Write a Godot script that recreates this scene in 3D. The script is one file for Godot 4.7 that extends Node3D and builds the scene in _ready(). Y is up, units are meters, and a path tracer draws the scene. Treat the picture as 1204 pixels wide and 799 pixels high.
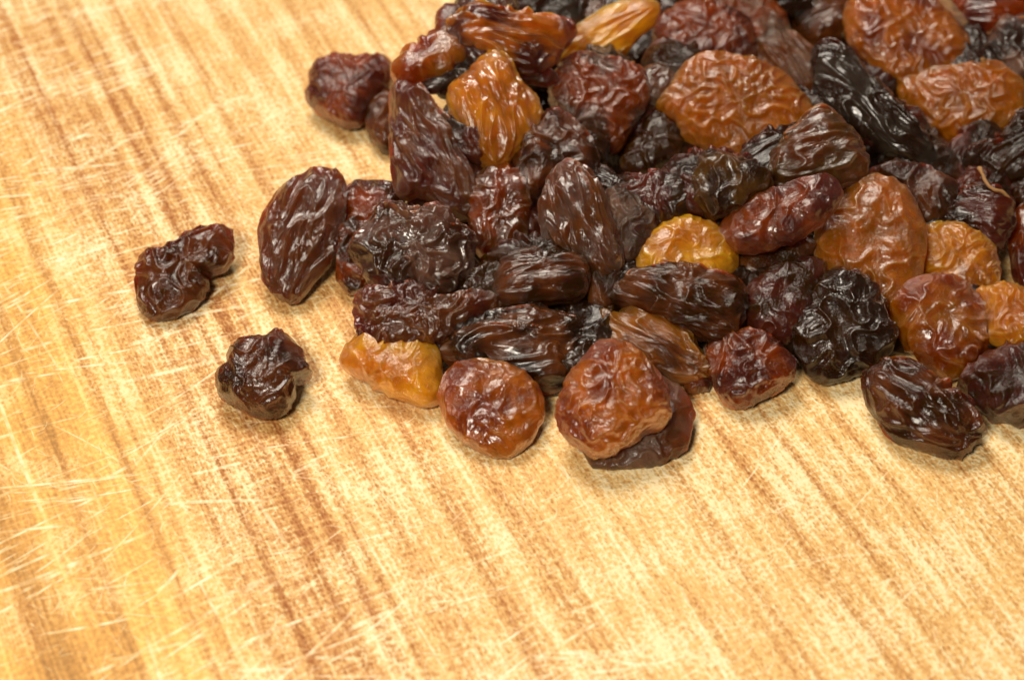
extends Node3D
# Raisins heaped on a worn wooden cutting board. Lengths of raisins are given in millimetres, the scene itself is in metres.

const MM := 0.001
const BOARD_SPAN := 0.22          # side of one stretch of wood pattern, metres
const BOARD_TEX := 2048
const GRAIN := deg_to_rad(66.0)   # the grain runs from far left to near right

var noise := FastNoiseLite.new()
var cells := FastNoiseLite.new()
var used := {}
var skin := {}
var paint := {
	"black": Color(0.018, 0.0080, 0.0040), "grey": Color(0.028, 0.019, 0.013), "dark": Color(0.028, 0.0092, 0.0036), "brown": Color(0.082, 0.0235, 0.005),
	"redbrown": Color(0.158, 0.027, 0.003), "maroon": Color(0.060, 0.012, 0.005), "caramel": Color(0.25, 0.073, 0.004), "orange": Color(0.33, 0.088, 0.004),
	"amber": Color(0.48, 0.152, 0.005), "golden": Color(0.68, 0.25, 0.006), "mauve": Color(0.080, 0.036, 0.022), "greybrown": Color(0.105, 0.052, 0.031),
	"tan": Color(0.30, 0.16, 0.07), "olive": Color(0.062, 0.027, 0.005)}
const THROUGH := {"brown": 0.2, "redbrown": 0.26, "maroon": 0.18, "caramel": 0.28, "orange": 0.26, "amber": 0.28, "golden": 0.28, "olive": 0.25, "dark": 0.1}   # share of light that passes straight in
const CLEAR := {"black": 0.3, "grey": 0.3, "dark": 0.4, "brown": 0.6, "mauve": 0.45, "greybrown": 0.5}   # how far light goes in


func _ready() -> void:
	var camera := Camera3D.new()
	camera.name = "camera"
	var lens := CameraAttributesPhysical.new()
	lens.frustum_focal_length = 75.0
	lens.frustum_focus_distance = 0.288
	lens.exposure_aperture = 22
	add_child(camera)
	camera.look_at_from_position(Vector3(0.00000, 0.20187, 0.21648), Vector3.ZERO, Vector3.UP)
	camera.near = 0.01
	camera.far = 5.0
	camera.attributes = lens

	var env := Environment.new()
	env.background_mode = Environment.BG_COLOR
	env.background_color = Color(0.045, 0.042, 0.04).linear_to_srgb()
	env.tonemap_mode = Environment.TONE_MAPPER_LINEAR
	env.tonemap_exposure = 1.0
	env.sdfgi_enabled = true
	env.ssao_enabled = true
	env.ssil_enabled = true
	var around := WorldEnvironment.new()
	around.name = "studio"
	around.environment = env
	add_child(around)
	softbox("softbox_behind", Vector3(-0.10, 0.46, -0.24), Vector2(0.24, 0.20), 0.258, Color(1, 0.96, 0.90))
	softbox("softbox_front", Vector3(-0.13, 0.38, 0.30), Vector2(0.11, 0.11), 0.222, Color(1, 0.96, 0.89))
	noise.noise_type = FastNoiseLite.TYPE_SIMPLEX_SMOOTH
	noise.fractal_type = FastNoiseLite.FRACTAL_NONE
	noise.frequency = 1.0
	noise.seed = 11
	cells.noise_type = FastNoiseLite.TYPE_CELLULAR
	cells.cellular_return_type = FastNoiseLite.RETURN_DISTANCE2_SUB
	cells.cellular_distance_function = FastNoiseLite.DISTANCE_EUCLIDEAN
	cells.fractal_type = FastNoiseLite.FRACTAL_NONE
	cells.frequency = 1.0
	cells.seed = 23

	cutting_board()
	heap()


func softbox(called: String, at: Vector3, size: Vector2, energy: float, tint: Color) -> void:
	var l := AreaLight3D.new()
	l.name = called
	l.area_size = size
	l.light_energy = energy
	l.light_color = tint
	l.shadow_enabled = true
	l.set("area_range", 3.0)
	add_child(l)
	l.look_at_from_position(at, Vector3(0.01, 0, -0.02), Vector3.UP)


# ---------------------------------------------------------------- the board

func noise_bytes(w: int, h: int, frequency: float, octaves: int, number: int, ridged := false) -> PackedByteArray:
	var n := FastNoiseLite.new()
	n.seed = number
	n.noise_type = FastNoiseLite.TYPE_SIMPLEX_SMOOTH
	n.frequency = frequency
	n.fractal_type = FastNoiseLite.FRACTAL_RIDGED if ridged else FastNoiseLite.FRACTAL_FBM
	n.fractal_octaves = octaves
	var im := n.get_image(w, h)
	if w != BOARD_TEX or h != BOARD_TEX:
		im.resize(BOARD_TEX, BOARD_TEX, Image.INTERPOLATE_CUBIC)
	return im.get_data()


func scratch(into: PackedByteArray, at: Vector2, angle: float, length: float, width: float, strength: float, bend: float) -> void:
	var px := BOARD_TEX / 220.0
	var p := at
	var a := angle
	var steps := int(length * px)
	var half := width * px * 0.5
	var reach := int(ceil(half + 1.0))
	for i in steps:
		a += bend / steps
		p += Vector2(cos(a), sin(a)) / px
		var fade := sin(PI * (i + 0.5) / steps)
		var f := pow(fade, 0.45) * clampf(0.62 + 0.75 * noise.get_noise_2d(i * 0.035, at.x * 3.1 + at.y), 0.0, 1.0)
		var c := p * px
		if abs(cos(a)) > abs(sin(a)):
			for k in range(-reach, reach + 1):
				var y := int(c.y) + k
				var x := int(c.x)
				if x < 0 or y < 0 or x >= BOARD_TEX or y >= BOARD_TEX:
					continue
				var v := clampf(half + 0.7 - absf(y + 0.5 - c.y), 0.0, 1.0) * strength * f * 255.0
				var j := y * BOARD_TEX + x
				if v > into[j]:
					into[j] = int(v)
		else:
			for k in range(-reach, reach + 1):
				var x := int(c.x) + k
				var y := int(c.y)
				if x < 0 or y < 0 or x >= BOARD_TEX or y >= BOARD_TEX:
					continue
				var v := clampf(half + 0.7 - absf(x + 0.5 - c.x), 0.0, 1.0) * strength * f * 255.0
				var j := y * BOARD_TEX + x
				if v > into[j]:
					into[j] = int(v)


func wood_material() -> StandardMaterial3D:
	# pattern axes: x along the grain, y across it, both 0..220 mm
	var n := BOARD_TEX
	var band := noise_bytes(24, 256, 0.055, 2, 3)
	var streak := noise_bytes(26, 1024, 0.075, 3, 5)
	var fine := noise_bytes(70, 2048, 0.17, 2, 8)
	var pore := noise_bytes(900, 2048, 0.24, 3, 13)
	var fuzz := noise_bytes(2048, 2048, 0.075, 4, 21, true)
	var grit := noise_bytes(2048, 2048, 0.11, 4, 34)
	var blot := noise_bytes(512, 512, 0.028, 4, 55)
	var chop := noise_bytes(2048, 160, 0.13, 3, 89)
	var cuts := PackedByteArray()
	cuts.resize(n * n)
	var rng := RandomNumberGenerator.new()
	rng.seed = 77
	for i in 400:   # knife cuts across the smooth varnished strip
		var at := Vector2(rng.randf_range(0, 220), rng.randf_range(0, 60))
		var a := PI / 2 + rng.randfn(0.06, 0.24)
		scratch(cuts, at, a, rng.randf_range(3, 26), rng.randf_range(0.12, 0.62), rng.randf_range(0.5, 1.0), rng.randfn(0, 0.12))
	for i in 26:    # bundles of cuts where a knife worked in one place
		var middle := Vector2(rng.randf_range(0, 220), rng.randf_range(4, 78))
		var lean := PI / 2 + rng.randfn(0.05, 0.3)
		for k in rng.randi_range(6, 16):
			var at := middle + Vector2(rng.randfn(0, 3.0), rng.randfn(0, 4.0))
			scratch(cuts, at, lean + rng.randfn(0, 0.07), rng.randf_range(4, 20), rng.randf_range(0.14, 0.5), rng.randf_range(0.6, 1.0), rng.randfn(0, 0.1))
	for i in 170:
		var at := Vector2(rng.randf_range(0, 220), rng.randf_range(20, 120))
		scratch(cuts, at, PI / 2 + rng.randfn(0.0, 0.35), rng.randf_range(4, 26), rng.randf_range(0.10, 0.28), rng.randf_range(0.35, 0.8), rng.randfn(0, 0.15))
	for i in 420:   # fainter ones all over
		var at := Vector2(rng.randf_range(0, 220), rng.randf_range(0, 220))
		var a := PI / 2 + rng.randfn(0.0, 0.5)
		scratch(cuts, at, a, rng.randf_range(3, 22), rng.randf_range(0.06, 0.16), rng.randf_range(0.2, 0.6), rng.randfn(0, 0.25))
	for i in 90:    # scuffs along the grain
		var at := Vector2(rng.randf_range(0, 220), rng.randf_range(0, 220))
		scratch(cuts, at, rng.randfn(0.0, 0.06), rng.randf_range(8, 40), rng.randf_range(0.1, 0.5), rng.randf_range(0.3, 0.75), rng.randfn(0, 0.05))
	for i in 12000:  # short raised fibres
		var at := Vector2(rng.randf_range(0, 220), rng.randf_range(0, 220))
		scratch(cuts, at, rng.randf_range(0, TAU), rng.randf_range(0.8, 5.0), 0.13, rng.randf_range(0.2, 0.75), rng.randfn(0, 0.9))
	var stripes := [Vector3(53, 3.5, 0.3), Vector3(58.5, 0.9, 0.6), Vector3(49, 0.7, 0.5), Vector3(61, 0.6, 0.45), Vector3(66, 1.4, 0.3), Vector3(55, 0.6, 0.3), Vector3(46, 1.6, 0.3), Vector3(74, 1.2, 0.35), Vector3(81, 0.7, 0.25), Vector3(103, 0.9, 0.3), Vector3(112, 0.5, 0.3), Vector3(119, 0.7, 0.25), Vector3(128, 0.8, 0.3), Vector3(21, 3.0, 0.5), Vector3(30, 1.0, 0.45), Vector3(12, 1.5, 0.45), Vector3(38, 0.6, 0.35)]   # dark growth lines: place across the grain, half width, depth
	var lines := PackedFloat32Array()
	lines.resize(n)
	for y in n:
		var mm := y * 220.0 / n
		var d := 0.0
		for s in stripes:
			d += s.z * exp(-pow((mm - s.x) / s.y, 2.0))
		lines[y] = d
	var dark := Vector3(172, 110, 56)
	var tan_ := Vector3(206, 154, 92)
	var gold := Vector3(227, 184, 116)
	var pale := Vector3(237, 204, 142)
	var cream := Vector3(247, 229, 186)
	var honey := Vector3(236, 172, 82)
	var fresh := Vector3(254, 240, 208)
	var ramp := []
	for i in 256:
		var t := i / 255.0
		var c := dark.lerp(tan_, clampf(t / 0.35, 0, 1)).lerp(gold, clampf((t - 0.35) / 0.3, 0, 1)).lerp(pale, clampf((t - 0.65) / 0.35, 0, 1))
		ramp.append(c)
	var color := PackedByteArray()
	color.resize(n * n * 3)
	var relief := PackedByteArray()
	relief.resize(n * n)
	for y in n:
		var mm := y * 220.0 / n
		var smooth_strip := clampf((47 - mm) / 12.0, 0.0, 1.0)
		var line := lines[y]
		for x in n:
			var j := y * n + x
			var b := blot[j] * 0.0039
			var f := fuzz[j] * 0.0039
			var g := grit[j] * 0.0039
			var s := streak[j] * 0.0039
			var v := smooth_strip * clampf(1.6 - 1.3 * b, 0.0, 1.0)
			var h := chop[j] * 0.0039
			var l := fine[j] * 0.0039
			var t := 0.66 + 0.22 * (band[j] * 0.0039 - 0.5) + 0.44 * (s - 0.5) + 0.44 * (l - 0.5) - line * (0.3 + 0.5 * s + 0.5 * g) + 0.66 * (g - 0.5) + (0.12 + 0.4 * exp(-pow((mm - 54.0) / 16.0, 2.0))) * (h - 0.5) + 0.2 * (b - 0.5)
			var c: Vector3 = ramp[clampi(int(t * 255.0), 0, 255)]
			c = c.lerp(honey * (0.68 + 0.45 * t), v * 0.8)
			var worn := clampf((f * 0.9 + g * 0.7 + 0.75 * (b - 0.5) + 0.5 * (s - 0.5) + 0.5 * (l - 0.5) + 0.2 * (h - 0.5) - 0.80 - line * 0.35) * 2.6, 0.0, 1.0) * (1.0 - 0.85 * v)
			var cut := cuts[j] * 0.0039
			c = c.lerp(cream, worn * 0.75).lerp(fresh, cut * 0.95)
			var p := clampf((0.40 - pore[j] * 0.0039 - 0.3 * (s - 0.5) + line * 0.3) * 3.0, 0.0, 1.0) * (1.0 - v * 0.7) * (1.0 - cut)
			c *= 1.0 - 0.17 * p
			color[j * 3] = int(clampf(c.x, 0, 255))
			color[j * 3 + 1] = int(clampf(c.y * (1.0 - 0.10 * p), 0, 255))
			color[j * 3 + 2] = int(clampf(c.z * (1.0 - 0.2 * p), 0, 255))
			relief[j] = int(clampf(110.0 + 90.0 * (worn * 0.6 + (g - 0.5) * 0.7 * (1.0 - v)) - 60.0 * p - 90.0 * cut * (0.35 + 0.65 * v), 0, 255))
	var m := StandardMaterial3D.new()
	m.resource_name = "worn wood"
	m.albedo_texture = ImageTexture.create_from_image(Image.create_from_data(n, n, false, Image.FORMAT_RGB8, color))
	m.heightmap_enabled = true
	m.heightmap_texture = ImageTexture.create_from_image(Image.create_from_data(n, n, false, Image.FORMAT_L8, relief))
	m.heightmap_scale = 0.03
	m.roughness = 0.55
	m.metallic_specular = 0.35
	return m


func cutting_board() -> void:
	var st := SurfaceTool.new()
	st.begin(Mesh.PRIMITIVE_TRIANGLES)
	# the top is laid out in stretches of 220 mm that mirror each other, so that the figure runs on without a break
	var xs := [-0.30, -0.11, 0.11, 0.30]
	var zs := [-0.26, -0.11, 0.11, 0.26]
	for i in 3:
		for k in 3:
			quad(st, Vector3(xs[i], 0, zs[k]), Vector3(xs[i + 1], 0, zs[k]), Vector3(xs[i + 1], 0, zs[k + 1]), Vector3(xs[i], 0, zs[k + 1]))
	var r := 0.004
	var t := 0.022
	var a := [Vector3(-0.30, 0, -0.26), Vector3(0.30, 0, -0.26), Vector3(0.30, 0, 0.26), Vector3(-0.30, 0, 0.26)]
	for i in 4:
		var p: Vector3 = a[i]
		var q: Vector3 = a[(i + 1) % 4]
		var po := p + Vector3(signf(p.x) * r, -r, signf(p.z) * r)
		var qo := q + Vector3(signf(q.x) * r, -r, signf(q.z) * r)
		quad(st, q, p, po, qo)
		quad(st, qo, po, po + Vector3(0, -t, 0), qo + Vector3(0, -t, 0))
	var o := 0.004
	quad(st, Vector3(-0.30 - o, -r - t, 0.26 + o), Vector3(0.30 + o, -r - t, 0.26 + o), Vector3(0.30 + o, -r - t, -0.26 - o), Vector3(-0.30 - o, -r - t, -0.26 - o))
	st.generate_normals()
	var b := MeshInstance3D.new()
	b.name = "cutting_board"
	b.mesh = st.commit()
	b.material_override = wood_material()
	b.set_meta("label", "worn pale wooden cutting board with knife scratches, under all the raisins")
	b.set_meta("category", "cutting board")
	# centre of the pattern: 16 mm back along the grain, 16 mm to its right
	var along := Vector3(cos(GRAIN), 0, sin(GRAIN))
	var across := Vector3(sin(GRAIN), 0, -cos(GRAIN))
	b.transform = Transform3D(Basis(along, Vector3.UP, -across), along * -0.016 + across * 0.016)
	add_child(b)


func quad(st: SurfaceTool, a: Vector3, b: Vector3, c: Vector3, d: Vector3) -> void:
	st.set_smooth_group(-1)
	for p in [a, b, c, a, c, d]:
		st.set_uv(Vector2(mirrored((p.x - p.y) / BOARD_SPAN + 0.5), mirrored((-p.z + p.y) / BOARD_SPAN + 0.5)))
		st.add_vertex(p)


func mirrored(u: float) -> float:
	return pingpong(u, 1.0)


# ---------------------------------------------------------------- raisins

func skin_material(kind: String, gloss: float, wet: float, lengthwise: bool) -> StandardMaterial3D:
	var key := kind + str(gloss) + str(wet) + str(lengthwise)
	if not skin.has(key):
		var m := StandardMaterial3D.new()
		m.resource_name = kind + " raisin skin"
		m.vertex_color_use_as_albedo = true
		m.roughness = gloss
		m.metallic_specular = 0.34
		m.clearcoat_enabled = true
		m.clearcoat = wet
		m.clearcoat_roughness = 0.12
		m.subsurf_scatter_enabled = true
		m.subsurf_scatter_strength = CLEAR.get(kind, 0.6)
		m.heightmap_enabled = true
		m.heightmap_texture = fine_relief()
		m.heightmap_scale = 0.0145
		m.uv1_triplanar = true
		m.uv1_scale = Vector3(42, 105, 105) if lengthwise else Vector3(95, 95, 95)
		var through: float = THROUGH.get(kind, 0.06)
		m.refraction_enabled = true
		m.refraction_scale = 0.045
		m.albedo_color = Color(1, 1, 1, 1.0 - through)
		skin[key] = m
	return skin[key]


var relief_texture: ImageTexture

func fine_relief() -> ImageTexture:
	if relief_texture == null:
		var size := 512
		var n := FastNoiseLite.new()
		n.noise_type = FastNoiseLite.TYPE_CELLULAR
		n.cellular_return_type = FastNoiseLite.RETURN_DISTANCE2_SUB
		n.cellular_jitter = 1.0
		n.frequency = 0.019
		n.fractal_type = FastNoiseLite.FRACTAL_FBM
		n.fractal_octaves = 2
		n.fractal_gain = 0.45
		n.domain_warp_enabled = true
		n.domain_warp_amplitude = 40.0
		n.domain_warp_frequency = 0.012
		var a := n.get_seamless_image(size, size, true, false, 0.2).get_data()
		var k := FastNoiseLite.new()
		k.noise_type = FastNoiseLite.TYPE_SIMPLEX_SMOOTH
		k.frequency = 0.02
		k.fractal_type = FastNoiseLite.FRACTAL_RIDGED
		k.fractal_octaves = 3
		k.domain_warp_enabled = true
		k.domain_warp_amplitude = 30.0
		var b := k.get_seamless_image(size, size, false, false, 0.2).get_data()
		var mixed := PackedByteArray()
		mixed.resize(size * size)
		for i in size * size:
			var u := a[i] / 255.0
			var v := b[i] / 255.0
			mixed[i] = int(clampf(u * u * 0.75 + v * v * 0.45, 0.0, 1.0) * 255.0)
		relief_texture = ImageTexture.create_from_image(Image.create_from_data(size, size, false, Image.FORMAT_L8, mixed))
	return relief_texture


func crest(v: float) -> float:      # 1 along thin wandering lines, falling off smoothly to hollows on both sides
	return 1.0 - minf(1.0, sqrt(v * v + 0.0012) * 1.45)


func radius_at(r: PackedFloat32Array, u: float) -> float:
	var n := r.size()
	var k := u * n
	var i := int(k)
	var f := k - i
	var p0 := r[(i + n - 1) % n]
	var p1 := r[i % n]
	var p2 := r[(i + 1) % n]
	var p3 := r[(i + 2) % n]
	return p1 + 0.5 * f * (p2 - p0 + f * (2.0 * p0 - 5.0 * p1 + 4.0 * p2 - p3 + f * (3.0 * (p1 - p2) + p3 - p0)))


# One raisin: a plump or flattened body whose widths all round (mm, from its middle) are given, then wrinkled all over.
# "along" is its long axis, "face" the way its flatter side looks, "half" half its thickness.
func raisin(label: String, at: Vector3, along: Vector3, face: Vector3, half: float, widths: Array, look: Array, wrinkle: String, amount: float, number: int, detail := 1.0) -> MeshInstance3D:
	var r := PackedFloat32Array(widths)
	var widest := 0.0
	var mean := 0.0
	for w in r:
		widest = maxf(widest, w)
		mean += w / r.size()
	var nt := clampi(int((60 + widest * 13.0) * detail), 40, 210)
	var np := clampi(int(nt * 0.52), 20, 96)
	var off := Vector3(number * 17.3, number * -9.1, number * 5.7)
	var first: Color = paint[look[0]]
	var second: Color = paint[look[1]]
	var stretch := Vector3(1, 1, 1)
	var f1 := 0.30
	var f2 := 0.80
	var a1 := 0.46
	var a2 := 0.28
	var lump := 0.32
	var dish := 0.26
	match wrinkle:
		"long":
			stretch = Vector3(0.28, 1, 1)
			f1 = 0.36
			f2 = 0.88
			a1 = 0.52
			a2 = 0.27
			dish = 0.12
		"fold":
			f1 = 0.20
			f2 = 0.58
			a1 = 0.66
			a2 = 0.24
			lump = 0.45
		"smooth":
			f1 = 0.22
			f2 = 0.62
			a1 = 0.26
			a2 = 0.14
			dish = 0.08
	var vs := PackedVector3Array()
	var cs := PackedColorArray()
	var rows := np - 1
	for j in range(0, np + 1):
		var phi := PI * (float(j) / np - 0.5)
		var cp := pow(maxf(cos(phi), 0.0), 0.8)
		var sp := signf(sin(phi)) * pow(absf(sin(phi)), 0.95)
		for i in (1 if j == 0 or j == np else nt):
			var u := float(i) / nt
			var th := TAU * u
			var w := radius_at(r, u)
			var p := Vector3(w * cos(th) * cp, half * sp * (1.0 if sp > 0.0 else 0.68), -w * sin(th) * cp)
			var nrm := Vector3(p.x / (w * w), p.y / (half * half), p.z / (w * w)).normalized()
			# the middle of the flat face sinks between its rims
			p.y -= half * sp * dish * exp(-pow(cp / 0.6, 2.0) * 2.0) * (0.7 + 0.6 * noise.get_noise_3dv(off + p * 0.09))
			var q := p * stretch
			var warp := Vector3(noise.get_noise_3dv(q * 0.22 + off), noise.get_noise_3dv(q * 0.22 + off + Vector3(31, 7, 3)), noise.get_noise_3dv(q * 0.22 + off + Vector3(-5, 41, 19)))
			q += warp * 1.1
			var n0 := noise.get_noise_3dv(p * 0.13 + off)
			var n1 := noise.get_noise_3dv(q * f1 + off)
			var n2 := noise.get_noise_3dv(q * f2 - off)
			var n3 := noise.get_noise_3dv(q * 1.5 + off)
			var taut := clampf(0.50 + 1.3 * noise.get_noise_3dv(p * 0.16 - off), 0.06, 1.15)   # some skin is tight, some crumpled
			var c1 := crest(n1)
			var c2 := 1.0 - clampf((cells.get_noise_3dv(q * f2 * 0.62 - off) + 1.0) * 1.5, 0.0, 1.0)   # creased like crumpled paper
			var d := lump * n0 + 0.85 * a1 * (c1 * c1 * 1.25 - 0.42) + a2 * taut * (c2 * (0.5 + 0.5 * c2) * 1.25 - 0.42) + 0.11 * taut * (crest(n3) - 0.5)
			d *= amount * clampf(mean / 5.5, 0.55, 1.1) * (0.5 + 0.5 * minf(1.0, absf(sp) * 1.6))
			p += nrm * d
			vs.append(p * MM)
			var mixed := clampf(0.5 + 1.3 * noise.get_noise_3dv(p * 0.15 + off * 1.7) + 0.4 * n2, 0.0, 1.0)
			var tone := 1.0 + 0.22 * noise.get_noise_3dv(p * 0.6 - off * 0.3) + 0.12 * n3
			var c := first.lerp(second, mixed)
			cs.append(Color(c.r * tone, c.g * tone, c.b * tone))
	var ix := PackedInt32Array()
	for i in nt:
		ix.append_array([0, 1 + (i + 1) % nt, 1 + i])
	for j in range(0, rows - 1):
		var b := 1 + j * nt
		for i in nt:
			var k := (i + 1) % nt
			ix.append_array([b + i, b + k, b + nt + i, b + k, b + nt + k, b + nt + i])
	var last := vs.size() - 1
	var e := 1 + (rows - 1) * nt
	for i in nt:
		ix.append_array([last, e + i, e + (i + 1) % nt])
	# smooth normals
	var ns := PackedVector3Array()
	ns.resize(vs.size())
	for t in range(0, ix.size(), 3):
		var n := (vs[ix[t + 2]] - vs[ix[t]]).cross(vs[ix[t + 1]] - vs[ix[t]])
		ns[ix[t]] += n
		ns[ix[t + 1]] += n
		ns[ix[t + 2]] += n
	for k in ns.size():
		ns[k] = ns[k].normalized()
	var arrays := []
	arrays.resize(Mesh.ARRAY_MAX)
	arrays[Mesh.ARRAY_VERTEX] = vs
	arrays[Mesh.ARRAY_NORMAL] = ns
	arrays[Mesh.ARRAY_COLOR] = cs
	arrays[Mesh.ARRAY_INDEX] = ix
	var mesh := ArrayMesh.new()
	mesh.add_surface_from_arrays(Mesh.PRIMITIVE_TRIANGLES, arrays)
	var o := MeshInstance3D.new()
	var count: int = used.get("raisin", 0)
	used["raisin"] = count + 1
	o.name = "raisin" if count == 0 else "raisin_%03d" % count
	o.mesh = mesh
	o.material_override = skin_material(look[0], look[2], look[3], wrinkle == "long")
	o.transform = Transform3D(Basis(along, face, along.cross(face)).orthonormalized(), at * MM)
	o.set_meta("label", label)
	o.set_meta("category", "raisin")
	o.set_meta("group", "raisins on the cutting board")
	add_child(o, true)
	return o


# A thin dry stalk through the given points (mm, in the scene), a part of its raisin.
func stalk(owner_raisin: MeshInstance3D, points: Array, thick: float) -> void:
	var curve := Curve3D.new()
	var back := owner_raisin.transform.affine_inverse()
	for i in points.size():
		var p: Vector3 = back * (points[i] * MM)
		var before: Vector3 = back * (points[maxi(i - 1, 0)] * MM)
		var after: Vector3 = back * (points[mini(i + 1, points.size() - 1)] * MM)
		var t := (after - before) / 6.0
		curve.add_point(p, -t, t)
	var st := SurfaceTool.new()
	st.begin(Mesh.PRIMITIVE_TRIANGLES)
	st.set_smooth_group(0)
	var rings := 22
	var sides := 10
	var pts := []
	for k in rings + 1:
		var d := curve.get_baked_length() * k / rings
		var p := curve.sample_baked(d, true)
		var ahead := (curve.sample_baked(minf(d + 0.0003, curve.get_baked_length()), true) - curve.sample_baked(maxf(d - 0.0003, 0.0), true)).normalized()
		var s := ahead.cross(Vector3(0.31, 0.9, 0.2)).normalized()
		var q := s.cross(ahead)
		var ring := []
		for i in sides:
			var a := TAU * i / sides
			var w := thick * MM * (1.0 + 0.5 * pow(absf(2.0 * k / rings - 1.0), 3.0) + 0.5 * noise.get_noise_3d(k * 0.35, i * 0.8, 4.0))
			if k == 0 or k == rings:
				w *= 0.45
			ring.append(p + (s * cos(a) + q * sin(a)) * w)
		pts.append(ring)
	for k in rings:
		for i in sides:
			var i2 := (i + 1) % sides
			for v in [pts[k][i], pts[k + 1][i], pts[k][i2], pts[k][i2], pts[k + 1][i], pts[k + 1][i2]]:
				st.add_vertex(v)
	st.generate_normals()
	var m := MeshInstance3D.new()
	m.name = "stalk"
	m.mesh = st.commit()
	if not skin.has("stalk"):
		var mat := StandardMaterial3D.new()
		mat.resource_name = "dry stalk"
		mat.albedo_color = Color(0.34, 0.17, 0.055).linear_to_srgb()
		mat.roughness = 0.6
		mat.heightmap_enabled = true
		mat.heightmap_texture = fine_relief()
		mat.heightmap_scale = 0.012
		mat.uv1_triplanar = true
		mat.uv1_scale = Vector3(220, 220, 220)
		skin["stalk"] = mat
	m.material_override = skin["stalk"]
	owner_raisin.add_child(m, true)


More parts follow.
